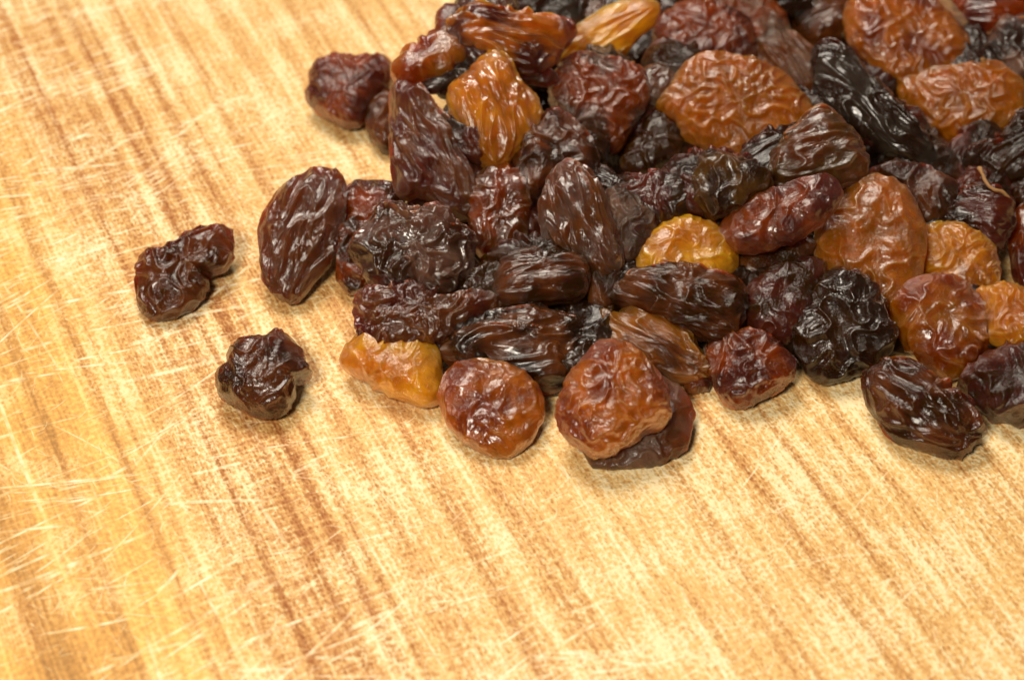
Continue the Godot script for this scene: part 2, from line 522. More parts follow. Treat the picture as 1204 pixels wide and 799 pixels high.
func heap() -> void:
	var o: MeshInstance3D
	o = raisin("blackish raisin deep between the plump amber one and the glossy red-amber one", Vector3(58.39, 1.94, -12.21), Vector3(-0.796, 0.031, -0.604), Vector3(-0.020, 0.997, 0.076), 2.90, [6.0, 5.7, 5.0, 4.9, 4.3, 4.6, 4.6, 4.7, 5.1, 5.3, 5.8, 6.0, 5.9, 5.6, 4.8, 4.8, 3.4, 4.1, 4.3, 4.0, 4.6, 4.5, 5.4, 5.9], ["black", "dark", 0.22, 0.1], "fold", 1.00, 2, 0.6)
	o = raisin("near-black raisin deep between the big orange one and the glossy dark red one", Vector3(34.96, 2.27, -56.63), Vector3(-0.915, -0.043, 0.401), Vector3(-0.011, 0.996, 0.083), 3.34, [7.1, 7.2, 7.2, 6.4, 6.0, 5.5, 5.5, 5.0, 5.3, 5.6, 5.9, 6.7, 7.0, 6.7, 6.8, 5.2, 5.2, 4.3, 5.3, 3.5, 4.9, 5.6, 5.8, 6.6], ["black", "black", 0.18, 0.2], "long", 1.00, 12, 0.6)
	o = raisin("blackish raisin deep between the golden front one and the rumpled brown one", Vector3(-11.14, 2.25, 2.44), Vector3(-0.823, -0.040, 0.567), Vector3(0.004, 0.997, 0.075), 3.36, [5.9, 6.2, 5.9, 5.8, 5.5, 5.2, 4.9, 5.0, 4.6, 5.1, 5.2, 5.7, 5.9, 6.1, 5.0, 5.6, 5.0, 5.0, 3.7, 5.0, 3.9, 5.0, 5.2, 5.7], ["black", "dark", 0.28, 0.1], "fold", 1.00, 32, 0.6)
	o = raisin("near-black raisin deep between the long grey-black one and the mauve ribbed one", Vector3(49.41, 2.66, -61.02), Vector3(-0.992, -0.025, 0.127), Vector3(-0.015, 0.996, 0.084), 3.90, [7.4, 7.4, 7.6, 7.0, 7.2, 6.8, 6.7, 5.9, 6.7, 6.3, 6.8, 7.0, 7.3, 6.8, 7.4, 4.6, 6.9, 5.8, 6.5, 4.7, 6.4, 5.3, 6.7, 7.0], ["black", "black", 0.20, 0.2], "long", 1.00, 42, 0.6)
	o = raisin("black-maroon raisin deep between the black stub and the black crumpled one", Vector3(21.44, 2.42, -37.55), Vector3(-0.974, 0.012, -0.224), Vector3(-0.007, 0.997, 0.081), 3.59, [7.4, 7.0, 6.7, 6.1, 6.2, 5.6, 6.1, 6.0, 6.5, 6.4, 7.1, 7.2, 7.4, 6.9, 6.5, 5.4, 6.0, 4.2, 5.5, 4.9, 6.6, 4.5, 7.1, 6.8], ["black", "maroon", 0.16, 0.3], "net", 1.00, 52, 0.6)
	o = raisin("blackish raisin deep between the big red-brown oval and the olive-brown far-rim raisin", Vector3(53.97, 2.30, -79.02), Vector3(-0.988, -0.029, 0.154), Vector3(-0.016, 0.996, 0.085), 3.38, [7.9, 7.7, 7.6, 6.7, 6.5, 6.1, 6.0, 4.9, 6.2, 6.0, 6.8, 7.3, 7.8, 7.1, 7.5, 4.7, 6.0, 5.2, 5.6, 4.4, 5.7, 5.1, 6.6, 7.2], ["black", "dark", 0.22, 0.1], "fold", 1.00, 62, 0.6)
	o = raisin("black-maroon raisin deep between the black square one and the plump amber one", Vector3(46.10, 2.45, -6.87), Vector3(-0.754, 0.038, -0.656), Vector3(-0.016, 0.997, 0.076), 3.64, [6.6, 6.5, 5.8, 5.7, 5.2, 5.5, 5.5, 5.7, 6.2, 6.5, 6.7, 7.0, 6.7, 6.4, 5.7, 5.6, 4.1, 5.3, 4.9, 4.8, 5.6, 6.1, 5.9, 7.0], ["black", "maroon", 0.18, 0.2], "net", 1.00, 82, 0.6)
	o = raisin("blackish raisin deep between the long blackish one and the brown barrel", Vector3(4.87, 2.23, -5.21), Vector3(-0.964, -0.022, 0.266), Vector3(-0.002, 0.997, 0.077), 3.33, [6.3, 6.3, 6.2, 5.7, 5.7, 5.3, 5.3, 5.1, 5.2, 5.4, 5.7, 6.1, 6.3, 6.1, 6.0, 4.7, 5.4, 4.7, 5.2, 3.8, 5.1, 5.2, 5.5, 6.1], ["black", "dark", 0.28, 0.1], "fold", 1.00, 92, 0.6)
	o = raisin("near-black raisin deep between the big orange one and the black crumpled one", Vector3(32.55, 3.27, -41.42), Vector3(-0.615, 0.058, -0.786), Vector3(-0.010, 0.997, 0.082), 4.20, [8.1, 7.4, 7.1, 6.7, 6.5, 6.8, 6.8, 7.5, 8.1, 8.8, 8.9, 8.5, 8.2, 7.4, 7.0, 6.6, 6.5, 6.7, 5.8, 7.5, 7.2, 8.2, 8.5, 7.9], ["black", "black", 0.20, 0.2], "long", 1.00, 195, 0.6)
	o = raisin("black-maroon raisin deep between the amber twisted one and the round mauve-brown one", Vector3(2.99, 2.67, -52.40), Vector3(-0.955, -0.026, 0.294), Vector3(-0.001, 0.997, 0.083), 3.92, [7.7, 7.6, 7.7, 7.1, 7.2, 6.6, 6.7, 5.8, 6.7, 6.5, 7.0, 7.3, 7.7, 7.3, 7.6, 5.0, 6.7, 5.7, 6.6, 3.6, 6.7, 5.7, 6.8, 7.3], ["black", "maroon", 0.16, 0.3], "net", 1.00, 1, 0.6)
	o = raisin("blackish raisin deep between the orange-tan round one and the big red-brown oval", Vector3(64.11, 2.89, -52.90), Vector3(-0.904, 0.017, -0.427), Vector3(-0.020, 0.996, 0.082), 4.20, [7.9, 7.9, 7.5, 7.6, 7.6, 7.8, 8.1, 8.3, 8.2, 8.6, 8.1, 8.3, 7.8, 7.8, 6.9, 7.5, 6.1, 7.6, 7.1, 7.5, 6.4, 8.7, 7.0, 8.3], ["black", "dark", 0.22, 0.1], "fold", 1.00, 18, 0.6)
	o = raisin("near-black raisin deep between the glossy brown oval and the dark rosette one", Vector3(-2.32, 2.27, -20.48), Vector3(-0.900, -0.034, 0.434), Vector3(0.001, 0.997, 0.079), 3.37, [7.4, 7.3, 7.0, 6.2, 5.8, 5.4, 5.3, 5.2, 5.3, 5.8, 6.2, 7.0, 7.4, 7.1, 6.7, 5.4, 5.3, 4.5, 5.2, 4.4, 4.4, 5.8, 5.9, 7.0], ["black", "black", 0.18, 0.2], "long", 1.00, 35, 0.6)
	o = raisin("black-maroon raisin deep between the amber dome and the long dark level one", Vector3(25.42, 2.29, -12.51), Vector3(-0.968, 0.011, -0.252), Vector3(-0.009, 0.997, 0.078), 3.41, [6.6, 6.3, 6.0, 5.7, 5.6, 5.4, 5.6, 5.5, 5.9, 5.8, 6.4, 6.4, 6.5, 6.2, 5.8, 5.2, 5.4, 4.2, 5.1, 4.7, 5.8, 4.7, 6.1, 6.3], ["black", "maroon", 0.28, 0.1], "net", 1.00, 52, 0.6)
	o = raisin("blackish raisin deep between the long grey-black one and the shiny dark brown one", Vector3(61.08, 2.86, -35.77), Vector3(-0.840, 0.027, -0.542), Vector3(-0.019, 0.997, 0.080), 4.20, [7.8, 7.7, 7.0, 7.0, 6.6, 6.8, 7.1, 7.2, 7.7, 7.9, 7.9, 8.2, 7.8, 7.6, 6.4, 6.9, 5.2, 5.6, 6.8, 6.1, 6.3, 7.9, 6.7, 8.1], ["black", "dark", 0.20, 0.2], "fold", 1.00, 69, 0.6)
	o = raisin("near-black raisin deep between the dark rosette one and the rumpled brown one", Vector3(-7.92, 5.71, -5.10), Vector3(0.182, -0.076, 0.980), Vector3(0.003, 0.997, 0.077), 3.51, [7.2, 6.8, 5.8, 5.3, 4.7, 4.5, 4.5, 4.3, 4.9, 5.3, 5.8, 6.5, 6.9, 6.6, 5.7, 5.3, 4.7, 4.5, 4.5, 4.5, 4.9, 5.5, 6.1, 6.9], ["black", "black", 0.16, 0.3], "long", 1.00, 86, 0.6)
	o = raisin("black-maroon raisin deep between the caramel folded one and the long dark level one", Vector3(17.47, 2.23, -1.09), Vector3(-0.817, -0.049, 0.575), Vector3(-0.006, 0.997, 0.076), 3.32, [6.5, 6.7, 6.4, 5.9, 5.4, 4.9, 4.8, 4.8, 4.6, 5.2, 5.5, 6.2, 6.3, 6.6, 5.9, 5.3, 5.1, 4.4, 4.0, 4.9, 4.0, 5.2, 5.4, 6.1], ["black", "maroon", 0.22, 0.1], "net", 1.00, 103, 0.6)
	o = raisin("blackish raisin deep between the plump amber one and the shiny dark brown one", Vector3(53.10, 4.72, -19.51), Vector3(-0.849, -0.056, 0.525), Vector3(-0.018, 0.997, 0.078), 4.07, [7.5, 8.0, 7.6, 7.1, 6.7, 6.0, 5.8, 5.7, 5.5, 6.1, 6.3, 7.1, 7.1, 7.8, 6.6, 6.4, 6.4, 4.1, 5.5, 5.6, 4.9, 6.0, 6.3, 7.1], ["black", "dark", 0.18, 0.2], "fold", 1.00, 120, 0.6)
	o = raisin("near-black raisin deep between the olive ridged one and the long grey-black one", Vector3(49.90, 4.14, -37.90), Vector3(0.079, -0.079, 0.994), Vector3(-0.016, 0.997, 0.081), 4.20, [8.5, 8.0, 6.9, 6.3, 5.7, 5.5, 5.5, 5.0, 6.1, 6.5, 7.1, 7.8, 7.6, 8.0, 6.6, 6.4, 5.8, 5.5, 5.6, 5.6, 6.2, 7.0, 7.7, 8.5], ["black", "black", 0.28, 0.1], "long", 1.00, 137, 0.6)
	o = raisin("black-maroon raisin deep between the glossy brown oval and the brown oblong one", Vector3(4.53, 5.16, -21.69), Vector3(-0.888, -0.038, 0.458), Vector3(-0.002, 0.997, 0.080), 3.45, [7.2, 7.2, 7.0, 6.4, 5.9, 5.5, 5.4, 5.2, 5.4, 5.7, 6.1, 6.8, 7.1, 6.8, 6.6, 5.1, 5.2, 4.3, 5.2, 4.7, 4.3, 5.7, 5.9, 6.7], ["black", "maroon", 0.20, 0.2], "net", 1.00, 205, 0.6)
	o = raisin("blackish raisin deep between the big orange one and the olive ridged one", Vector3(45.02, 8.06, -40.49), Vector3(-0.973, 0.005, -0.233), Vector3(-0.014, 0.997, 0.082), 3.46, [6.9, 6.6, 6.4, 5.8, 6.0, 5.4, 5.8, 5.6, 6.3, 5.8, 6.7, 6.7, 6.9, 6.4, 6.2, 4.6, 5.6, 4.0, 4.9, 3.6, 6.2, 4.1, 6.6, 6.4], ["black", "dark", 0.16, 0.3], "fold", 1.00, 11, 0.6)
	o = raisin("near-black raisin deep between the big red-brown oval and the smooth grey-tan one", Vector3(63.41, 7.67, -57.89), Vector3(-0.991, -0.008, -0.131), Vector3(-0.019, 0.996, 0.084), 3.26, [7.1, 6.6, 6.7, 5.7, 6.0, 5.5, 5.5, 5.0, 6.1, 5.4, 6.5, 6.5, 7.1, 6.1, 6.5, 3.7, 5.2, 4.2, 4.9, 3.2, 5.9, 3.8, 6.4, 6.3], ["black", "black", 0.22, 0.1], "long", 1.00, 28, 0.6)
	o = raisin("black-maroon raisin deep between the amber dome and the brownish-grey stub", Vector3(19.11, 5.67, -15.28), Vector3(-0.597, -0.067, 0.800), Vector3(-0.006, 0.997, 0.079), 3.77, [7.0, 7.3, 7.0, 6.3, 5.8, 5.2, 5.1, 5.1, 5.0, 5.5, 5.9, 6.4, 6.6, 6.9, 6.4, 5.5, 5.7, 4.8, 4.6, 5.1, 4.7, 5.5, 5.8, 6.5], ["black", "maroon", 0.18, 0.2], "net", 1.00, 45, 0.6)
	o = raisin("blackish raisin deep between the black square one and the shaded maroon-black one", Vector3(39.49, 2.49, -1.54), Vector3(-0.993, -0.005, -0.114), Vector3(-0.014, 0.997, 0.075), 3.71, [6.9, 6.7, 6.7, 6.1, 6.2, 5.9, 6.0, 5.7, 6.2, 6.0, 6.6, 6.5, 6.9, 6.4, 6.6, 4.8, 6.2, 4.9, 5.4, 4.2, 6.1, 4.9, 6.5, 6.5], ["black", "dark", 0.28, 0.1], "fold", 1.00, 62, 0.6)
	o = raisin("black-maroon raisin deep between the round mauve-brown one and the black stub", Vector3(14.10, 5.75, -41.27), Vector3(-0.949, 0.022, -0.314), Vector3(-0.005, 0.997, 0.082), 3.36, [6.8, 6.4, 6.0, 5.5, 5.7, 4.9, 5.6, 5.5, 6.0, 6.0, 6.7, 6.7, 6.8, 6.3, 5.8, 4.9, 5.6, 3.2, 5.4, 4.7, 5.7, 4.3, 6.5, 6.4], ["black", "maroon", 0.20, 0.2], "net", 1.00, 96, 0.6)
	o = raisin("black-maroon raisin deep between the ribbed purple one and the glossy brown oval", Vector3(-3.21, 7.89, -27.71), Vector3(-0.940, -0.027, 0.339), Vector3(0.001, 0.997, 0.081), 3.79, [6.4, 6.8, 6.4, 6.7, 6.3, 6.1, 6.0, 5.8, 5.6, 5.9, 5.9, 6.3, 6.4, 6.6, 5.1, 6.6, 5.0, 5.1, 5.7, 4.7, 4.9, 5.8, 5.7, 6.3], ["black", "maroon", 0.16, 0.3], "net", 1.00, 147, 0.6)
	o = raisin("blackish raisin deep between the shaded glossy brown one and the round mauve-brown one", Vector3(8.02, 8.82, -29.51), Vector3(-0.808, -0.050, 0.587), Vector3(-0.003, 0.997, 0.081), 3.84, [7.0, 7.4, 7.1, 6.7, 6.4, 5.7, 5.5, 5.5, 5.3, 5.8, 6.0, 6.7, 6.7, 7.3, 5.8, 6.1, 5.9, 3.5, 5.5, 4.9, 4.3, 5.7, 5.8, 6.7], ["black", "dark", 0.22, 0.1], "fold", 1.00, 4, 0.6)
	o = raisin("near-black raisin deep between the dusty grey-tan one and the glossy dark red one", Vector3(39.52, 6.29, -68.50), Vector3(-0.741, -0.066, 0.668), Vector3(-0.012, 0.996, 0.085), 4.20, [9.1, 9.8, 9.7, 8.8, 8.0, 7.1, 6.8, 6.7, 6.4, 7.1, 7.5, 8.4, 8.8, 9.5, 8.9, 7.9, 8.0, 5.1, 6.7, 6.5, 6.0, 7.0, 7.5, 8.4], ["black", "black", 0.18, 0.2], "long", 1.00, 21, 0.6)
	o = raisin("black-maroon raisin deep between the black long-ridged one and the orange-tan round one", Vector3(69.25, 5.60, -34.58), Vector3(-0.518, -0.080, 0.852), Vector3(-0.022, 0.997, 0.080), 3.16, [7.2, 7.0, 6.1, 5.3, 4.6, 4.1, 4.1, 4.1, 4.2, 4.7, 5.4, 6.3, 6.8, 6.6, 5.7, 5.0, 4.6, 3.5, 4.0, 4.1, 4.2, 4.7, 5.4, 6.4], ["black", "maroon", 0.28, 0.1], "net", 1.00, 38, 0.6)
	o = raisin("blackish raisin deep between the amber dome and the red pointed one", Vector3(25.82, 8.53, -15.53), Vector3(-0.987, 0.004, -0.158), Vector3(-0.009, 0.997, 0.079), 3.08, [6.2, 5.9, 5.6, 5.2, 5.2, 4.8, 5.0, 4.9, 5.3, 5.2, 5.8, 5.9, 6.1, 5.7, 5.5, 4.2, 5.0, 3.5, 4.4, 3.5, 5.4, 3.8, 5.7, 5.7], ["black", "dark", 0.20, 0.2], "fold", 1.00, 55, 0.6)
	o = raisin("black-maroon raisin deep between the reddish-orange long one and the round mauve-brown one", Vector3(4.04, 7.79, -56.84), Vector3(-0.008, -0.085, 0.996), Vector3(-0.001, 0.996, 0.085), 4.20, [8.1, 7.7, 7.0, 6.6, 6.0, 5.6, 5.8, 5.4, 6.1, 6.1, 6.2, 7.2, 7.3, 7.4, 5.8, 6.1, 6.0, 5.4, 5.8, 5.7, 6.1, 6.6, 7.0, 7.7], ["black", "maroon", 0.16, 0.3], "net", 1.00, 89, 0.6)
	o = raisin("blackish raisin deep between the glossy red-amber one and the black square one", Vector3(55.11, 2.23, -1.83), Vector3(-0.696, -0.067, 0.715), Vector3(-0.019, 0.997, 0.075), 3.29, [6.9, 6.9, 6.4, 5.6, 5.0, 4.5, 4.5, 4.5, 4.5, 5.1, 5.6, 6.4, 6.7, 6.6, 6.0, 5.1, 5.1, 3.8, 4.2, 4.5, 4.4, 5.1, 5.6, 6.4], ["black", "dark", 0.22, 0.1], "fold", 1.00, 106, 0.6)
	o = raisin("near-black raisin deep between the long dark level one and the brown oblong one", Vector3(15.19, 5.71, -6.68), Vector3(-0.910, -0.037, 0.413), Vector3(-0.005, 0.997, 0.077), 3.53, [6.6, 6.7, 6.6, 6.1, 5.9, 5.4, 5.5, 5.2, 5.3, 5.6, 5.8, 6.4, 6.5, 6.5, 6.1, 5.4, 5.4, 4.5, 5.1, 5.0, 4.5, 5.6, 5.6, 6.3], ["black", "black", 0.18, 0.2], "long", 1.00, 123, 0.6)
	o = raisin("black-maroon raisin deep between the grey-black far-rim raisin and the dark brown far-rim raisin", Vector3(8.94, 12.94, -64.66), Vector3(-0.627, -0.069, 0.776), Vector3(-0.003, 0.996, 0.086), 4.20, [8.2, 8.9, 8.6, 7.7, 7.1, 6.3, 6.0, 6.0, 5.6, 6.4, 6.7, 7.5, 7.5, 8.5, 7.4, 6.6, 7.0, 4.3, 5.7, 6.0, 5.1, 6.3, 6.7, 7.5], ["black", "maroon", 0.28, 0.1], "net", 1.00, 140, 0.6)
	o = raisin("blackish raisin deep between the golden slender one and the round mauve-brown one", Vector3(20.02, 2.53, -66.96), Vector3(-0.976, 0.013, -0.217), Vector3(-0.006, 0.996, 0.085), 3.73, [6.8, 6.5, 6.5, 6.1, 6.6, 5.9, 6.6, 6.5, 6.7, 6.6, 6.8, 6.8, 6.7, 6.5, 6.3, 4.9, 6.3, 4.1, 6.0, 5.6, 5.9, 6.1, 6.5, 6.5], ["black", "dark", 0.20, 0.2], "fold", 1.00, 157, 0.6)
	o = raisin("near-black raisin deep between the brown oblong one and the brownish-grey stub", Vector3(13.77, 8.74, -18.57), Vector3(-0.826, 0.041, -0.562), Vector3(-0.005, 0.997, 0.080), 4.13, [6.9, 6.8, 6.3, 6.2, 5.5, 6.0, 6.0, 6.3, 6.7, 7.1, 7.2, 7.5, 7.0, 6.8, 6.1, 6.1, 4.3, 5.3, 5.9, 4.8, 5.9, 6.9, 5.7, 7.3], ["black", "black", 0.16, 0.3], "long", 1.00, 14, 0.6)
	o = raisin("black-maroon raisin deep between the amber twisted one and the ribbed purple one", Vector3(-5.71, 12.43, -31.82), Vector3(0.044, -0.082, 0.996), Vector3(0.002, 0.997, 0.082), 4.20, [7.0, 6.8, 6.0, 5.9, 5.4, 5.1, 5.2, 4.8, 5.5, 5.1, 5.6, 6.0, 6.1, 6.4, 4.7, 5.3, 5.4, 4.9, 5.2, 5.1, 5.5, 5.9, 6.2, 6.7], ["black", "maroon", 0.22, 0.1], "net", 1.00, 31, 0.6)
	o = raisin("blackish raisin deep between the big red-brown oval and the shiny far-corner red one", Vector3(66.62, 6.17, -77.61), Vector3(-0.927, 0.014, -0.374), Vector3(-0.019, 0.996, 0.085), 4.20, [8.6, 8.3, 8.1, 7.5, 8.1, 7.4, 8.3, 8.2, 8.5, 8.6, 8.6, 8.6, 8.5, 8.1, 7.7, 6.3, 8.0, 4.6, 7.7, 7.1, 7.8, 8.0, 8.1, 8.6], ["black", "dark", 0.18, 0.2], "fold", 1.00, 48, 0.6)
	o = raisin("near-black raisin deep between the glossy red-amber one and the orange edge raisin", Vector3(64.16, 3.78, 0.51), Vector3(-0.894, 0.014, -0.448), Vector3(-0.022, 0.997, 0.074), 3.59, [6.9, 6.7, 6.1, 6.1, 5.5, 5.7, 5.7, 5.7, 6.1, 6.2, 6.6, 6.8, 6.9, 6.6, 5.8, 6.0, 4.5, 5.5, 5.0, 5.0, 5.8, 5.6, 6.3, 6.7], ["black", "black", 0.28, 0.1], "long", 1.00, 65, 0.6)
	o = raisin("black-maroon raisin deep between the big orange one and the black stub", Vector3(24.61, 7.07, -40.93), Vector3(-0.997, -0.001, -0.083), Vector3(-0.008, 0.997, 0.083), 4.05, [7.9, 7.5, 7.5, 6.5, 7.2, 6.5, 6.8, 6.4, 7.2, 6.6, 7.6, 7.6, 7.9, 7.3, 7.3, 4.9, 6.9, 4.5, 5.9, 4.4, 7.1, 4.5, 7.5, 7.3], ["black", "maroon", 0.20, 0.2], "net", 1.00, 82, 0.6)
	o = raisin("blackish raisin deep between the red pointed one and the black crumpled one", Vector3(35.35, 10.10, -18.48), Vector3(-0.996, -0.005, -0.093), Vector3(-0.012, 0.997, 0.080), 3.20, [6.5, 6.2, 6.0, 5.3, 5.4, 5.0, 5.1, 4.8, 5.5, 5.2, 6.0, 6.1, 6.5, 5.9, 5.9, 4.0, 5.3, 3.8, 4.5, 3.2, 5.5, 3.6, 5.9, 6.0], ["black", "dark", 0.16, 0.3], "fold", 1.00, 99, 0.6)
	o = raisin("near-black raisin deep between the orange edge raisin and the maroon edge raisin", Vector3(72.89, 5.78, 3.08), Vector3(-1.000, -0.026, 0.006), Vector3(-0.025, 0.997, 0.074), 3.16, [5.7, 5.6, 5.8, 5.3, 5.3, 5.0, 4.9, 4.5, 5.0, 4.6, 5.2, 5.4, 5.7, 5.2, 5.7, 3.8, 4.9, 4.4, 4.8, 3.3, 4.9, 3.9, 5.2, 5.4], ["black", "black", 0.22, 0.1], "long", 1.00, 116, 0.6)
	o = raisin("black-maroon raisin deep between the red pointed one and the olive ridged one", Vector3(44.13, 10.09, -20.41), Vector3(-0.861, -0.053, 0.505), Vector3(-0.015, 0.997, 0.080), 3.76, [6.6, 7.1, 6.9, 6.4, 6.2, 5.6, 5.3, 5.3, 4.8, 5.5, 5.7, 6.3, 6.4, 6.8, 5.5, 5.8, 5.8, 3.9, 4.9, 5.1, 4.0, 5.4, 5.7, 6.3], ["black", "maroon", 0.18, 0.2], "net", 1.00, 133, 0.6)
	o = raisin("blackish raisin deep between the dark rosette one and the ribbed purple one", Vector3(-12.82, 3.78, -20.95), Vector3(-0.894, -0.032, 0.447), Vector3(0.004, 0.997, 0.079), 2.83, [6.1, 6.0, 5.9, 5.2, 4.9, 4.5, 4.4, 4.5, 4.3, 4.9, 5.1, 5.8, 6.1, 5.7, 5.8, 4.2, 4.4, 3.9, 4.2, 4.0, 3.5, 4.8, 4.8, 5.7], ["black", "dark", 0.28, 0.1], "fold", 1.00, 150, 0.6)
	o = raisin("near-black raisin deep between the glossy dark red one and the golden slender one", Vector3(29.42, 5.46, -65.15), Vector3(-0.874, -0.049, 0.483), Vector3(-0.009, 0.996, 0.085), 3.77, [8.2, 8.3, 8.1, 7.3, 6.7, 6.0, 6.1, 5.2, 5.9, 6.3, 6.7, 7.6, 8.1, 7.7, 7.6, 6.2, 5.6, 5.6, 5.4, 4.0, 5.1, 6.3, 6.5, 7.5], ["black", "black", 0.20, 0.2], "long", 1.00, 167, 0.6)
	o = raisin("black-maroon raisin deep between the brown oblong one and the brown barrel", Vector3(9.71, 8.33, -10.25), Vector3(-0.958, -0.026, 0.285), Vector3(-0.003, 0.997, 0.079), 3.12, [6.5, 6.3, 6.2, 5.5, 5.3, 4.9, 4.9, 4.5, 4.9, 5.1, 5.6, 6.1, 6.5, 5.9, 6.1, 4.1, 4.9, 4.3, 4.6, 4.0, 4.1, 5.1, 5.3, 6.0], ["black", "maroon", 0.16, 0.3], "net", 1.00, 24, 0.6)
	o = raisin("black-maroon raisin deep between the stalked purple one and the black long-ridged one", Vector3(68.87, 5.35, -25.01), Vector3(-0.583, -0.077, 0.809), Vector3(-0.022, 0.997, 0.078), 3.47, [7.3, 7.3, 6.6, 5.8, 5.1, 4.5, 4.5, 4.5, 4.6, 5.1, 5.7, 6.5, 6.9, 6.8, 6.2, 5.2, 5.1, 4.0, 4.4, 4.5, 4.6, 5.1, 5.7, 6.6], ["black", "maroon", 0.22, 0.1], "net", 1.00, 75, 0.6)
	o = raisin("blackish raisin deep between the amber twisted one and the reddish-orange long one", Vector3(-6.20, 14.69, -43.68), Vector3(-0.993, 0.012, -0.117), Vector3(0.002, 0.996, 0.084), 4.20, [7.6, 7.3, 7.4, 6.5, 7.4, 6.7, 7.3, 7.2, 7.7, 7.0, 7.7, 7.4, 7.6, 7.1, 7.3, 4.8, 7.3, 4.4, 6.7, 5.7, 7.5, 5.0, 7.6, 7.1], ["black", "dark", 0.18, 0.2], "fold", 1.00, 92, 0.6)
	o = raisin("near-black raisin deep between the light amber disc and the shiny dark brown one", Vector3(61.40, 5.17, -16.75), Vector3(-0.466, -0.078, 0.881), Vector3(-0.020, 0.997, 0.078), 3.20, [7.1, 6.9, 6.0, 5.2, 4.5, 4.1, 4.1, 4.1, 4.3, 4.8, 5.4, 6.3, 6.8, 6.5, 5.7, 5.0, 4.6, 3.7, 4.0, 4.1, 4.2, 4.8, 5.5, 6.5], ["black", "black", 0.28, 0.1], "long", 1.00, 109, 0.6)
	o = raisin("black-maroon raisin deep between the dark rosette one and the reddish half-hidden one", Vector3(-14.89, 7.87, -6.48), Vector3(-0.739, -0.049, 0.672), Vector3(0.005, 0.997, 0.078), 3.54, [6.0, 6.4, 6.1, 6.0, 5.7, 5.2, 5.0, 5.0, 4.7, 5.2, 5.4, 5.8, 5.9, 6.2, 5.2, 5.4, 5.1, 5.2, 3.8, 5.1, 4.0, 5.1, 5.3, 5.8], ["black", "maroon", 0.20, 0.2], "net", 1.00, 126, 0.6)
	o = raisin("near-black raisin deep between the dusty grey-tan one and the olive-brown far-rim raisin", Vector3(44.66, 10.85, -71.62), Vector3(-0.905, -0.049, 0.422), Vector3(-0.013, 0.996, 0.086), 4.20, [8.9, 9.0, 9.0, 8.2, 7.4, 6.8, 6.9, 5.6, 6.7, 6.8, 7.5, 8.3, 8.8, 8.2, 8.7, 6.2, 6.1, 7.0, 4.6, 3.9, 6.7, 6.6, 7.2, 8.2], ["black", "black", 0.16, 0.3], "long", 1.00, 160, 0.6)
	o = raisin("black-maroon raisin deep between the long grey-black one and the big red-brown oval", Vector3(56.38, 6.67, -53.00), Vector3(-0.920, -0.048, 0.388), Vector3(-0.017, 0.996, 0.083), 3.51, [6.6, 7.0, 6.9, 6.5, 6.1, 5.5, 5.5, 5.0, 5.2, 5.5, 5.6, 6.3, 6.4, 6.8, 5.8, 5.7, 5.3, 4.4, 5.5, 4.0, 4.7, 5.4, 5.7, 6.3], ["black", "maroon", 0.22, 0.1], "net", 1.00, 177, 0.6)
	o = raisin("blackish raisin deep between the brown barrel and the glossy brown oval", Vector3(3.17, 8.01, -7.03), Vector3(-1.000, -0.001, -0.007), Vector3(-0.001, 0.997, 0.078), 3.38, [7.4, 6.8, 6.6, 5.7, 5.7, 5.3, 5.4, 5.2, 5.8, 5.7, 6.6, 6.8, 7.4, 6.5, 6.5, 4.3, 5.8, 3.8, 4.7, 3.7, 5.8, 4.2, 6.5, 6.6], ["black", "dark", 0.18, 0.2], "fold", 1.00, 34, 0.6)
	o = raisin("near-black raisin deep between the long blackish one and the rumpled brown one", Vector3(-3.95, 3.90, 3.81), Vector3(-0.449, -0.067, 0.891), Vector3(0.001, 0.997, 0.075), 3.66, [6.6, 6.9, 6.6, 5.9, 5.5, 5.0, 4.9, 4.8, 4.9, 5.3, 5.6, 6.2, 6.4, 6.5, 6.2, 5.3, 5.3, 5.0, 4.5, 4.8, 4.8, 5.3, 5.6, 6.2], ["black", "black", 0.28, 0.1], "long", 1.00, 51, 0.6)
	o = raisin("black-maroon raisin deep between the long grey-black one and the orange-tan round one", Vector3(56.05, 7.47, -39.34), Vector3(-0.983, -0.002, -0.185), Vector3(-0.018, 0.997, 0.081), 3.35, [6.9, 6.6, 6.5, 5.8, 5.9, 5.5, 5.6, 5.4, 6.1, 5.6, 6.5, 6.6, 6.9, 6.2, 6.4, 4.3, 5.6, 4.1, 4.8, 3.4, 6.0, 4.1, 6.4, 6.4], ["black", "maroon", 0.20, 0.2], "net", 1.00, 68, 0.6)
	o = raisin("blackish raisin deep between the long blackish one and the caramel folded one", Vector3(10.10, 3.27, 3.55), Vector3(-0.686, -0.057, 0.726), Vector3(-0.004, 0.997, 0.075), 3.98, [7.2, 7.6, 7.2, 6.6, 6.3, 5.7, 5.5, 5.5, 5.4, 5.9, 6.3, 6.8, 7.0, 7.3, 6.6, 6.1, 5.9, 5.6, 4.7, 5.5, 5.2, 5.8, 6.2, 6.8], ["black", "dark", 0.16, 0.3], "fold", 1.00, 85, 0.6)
	o = raisin("near-black raisin deep between the orange-tan round one and the dusty mauve-black one", Vector3(71.07, 8.66, -53.74), Vector3(-0.056, -0.084, 0.995), Vector3(-0.022, 0.996, 0.083), 3.86, [8.7, 7.9, 6.5, 5.7, 5.0, 4.8, 4.7, 4.6, 4.9, 6.0, 6.0, 7.6, 8.0, 7.8, 6.4, 5.8, 5.1, 4.8, 4.8, 4.9, 5.2, 6.0, 7.0, 8.3], ["black", "black", 0.22, 0.1], "long", 1.00, 102, 0.6)
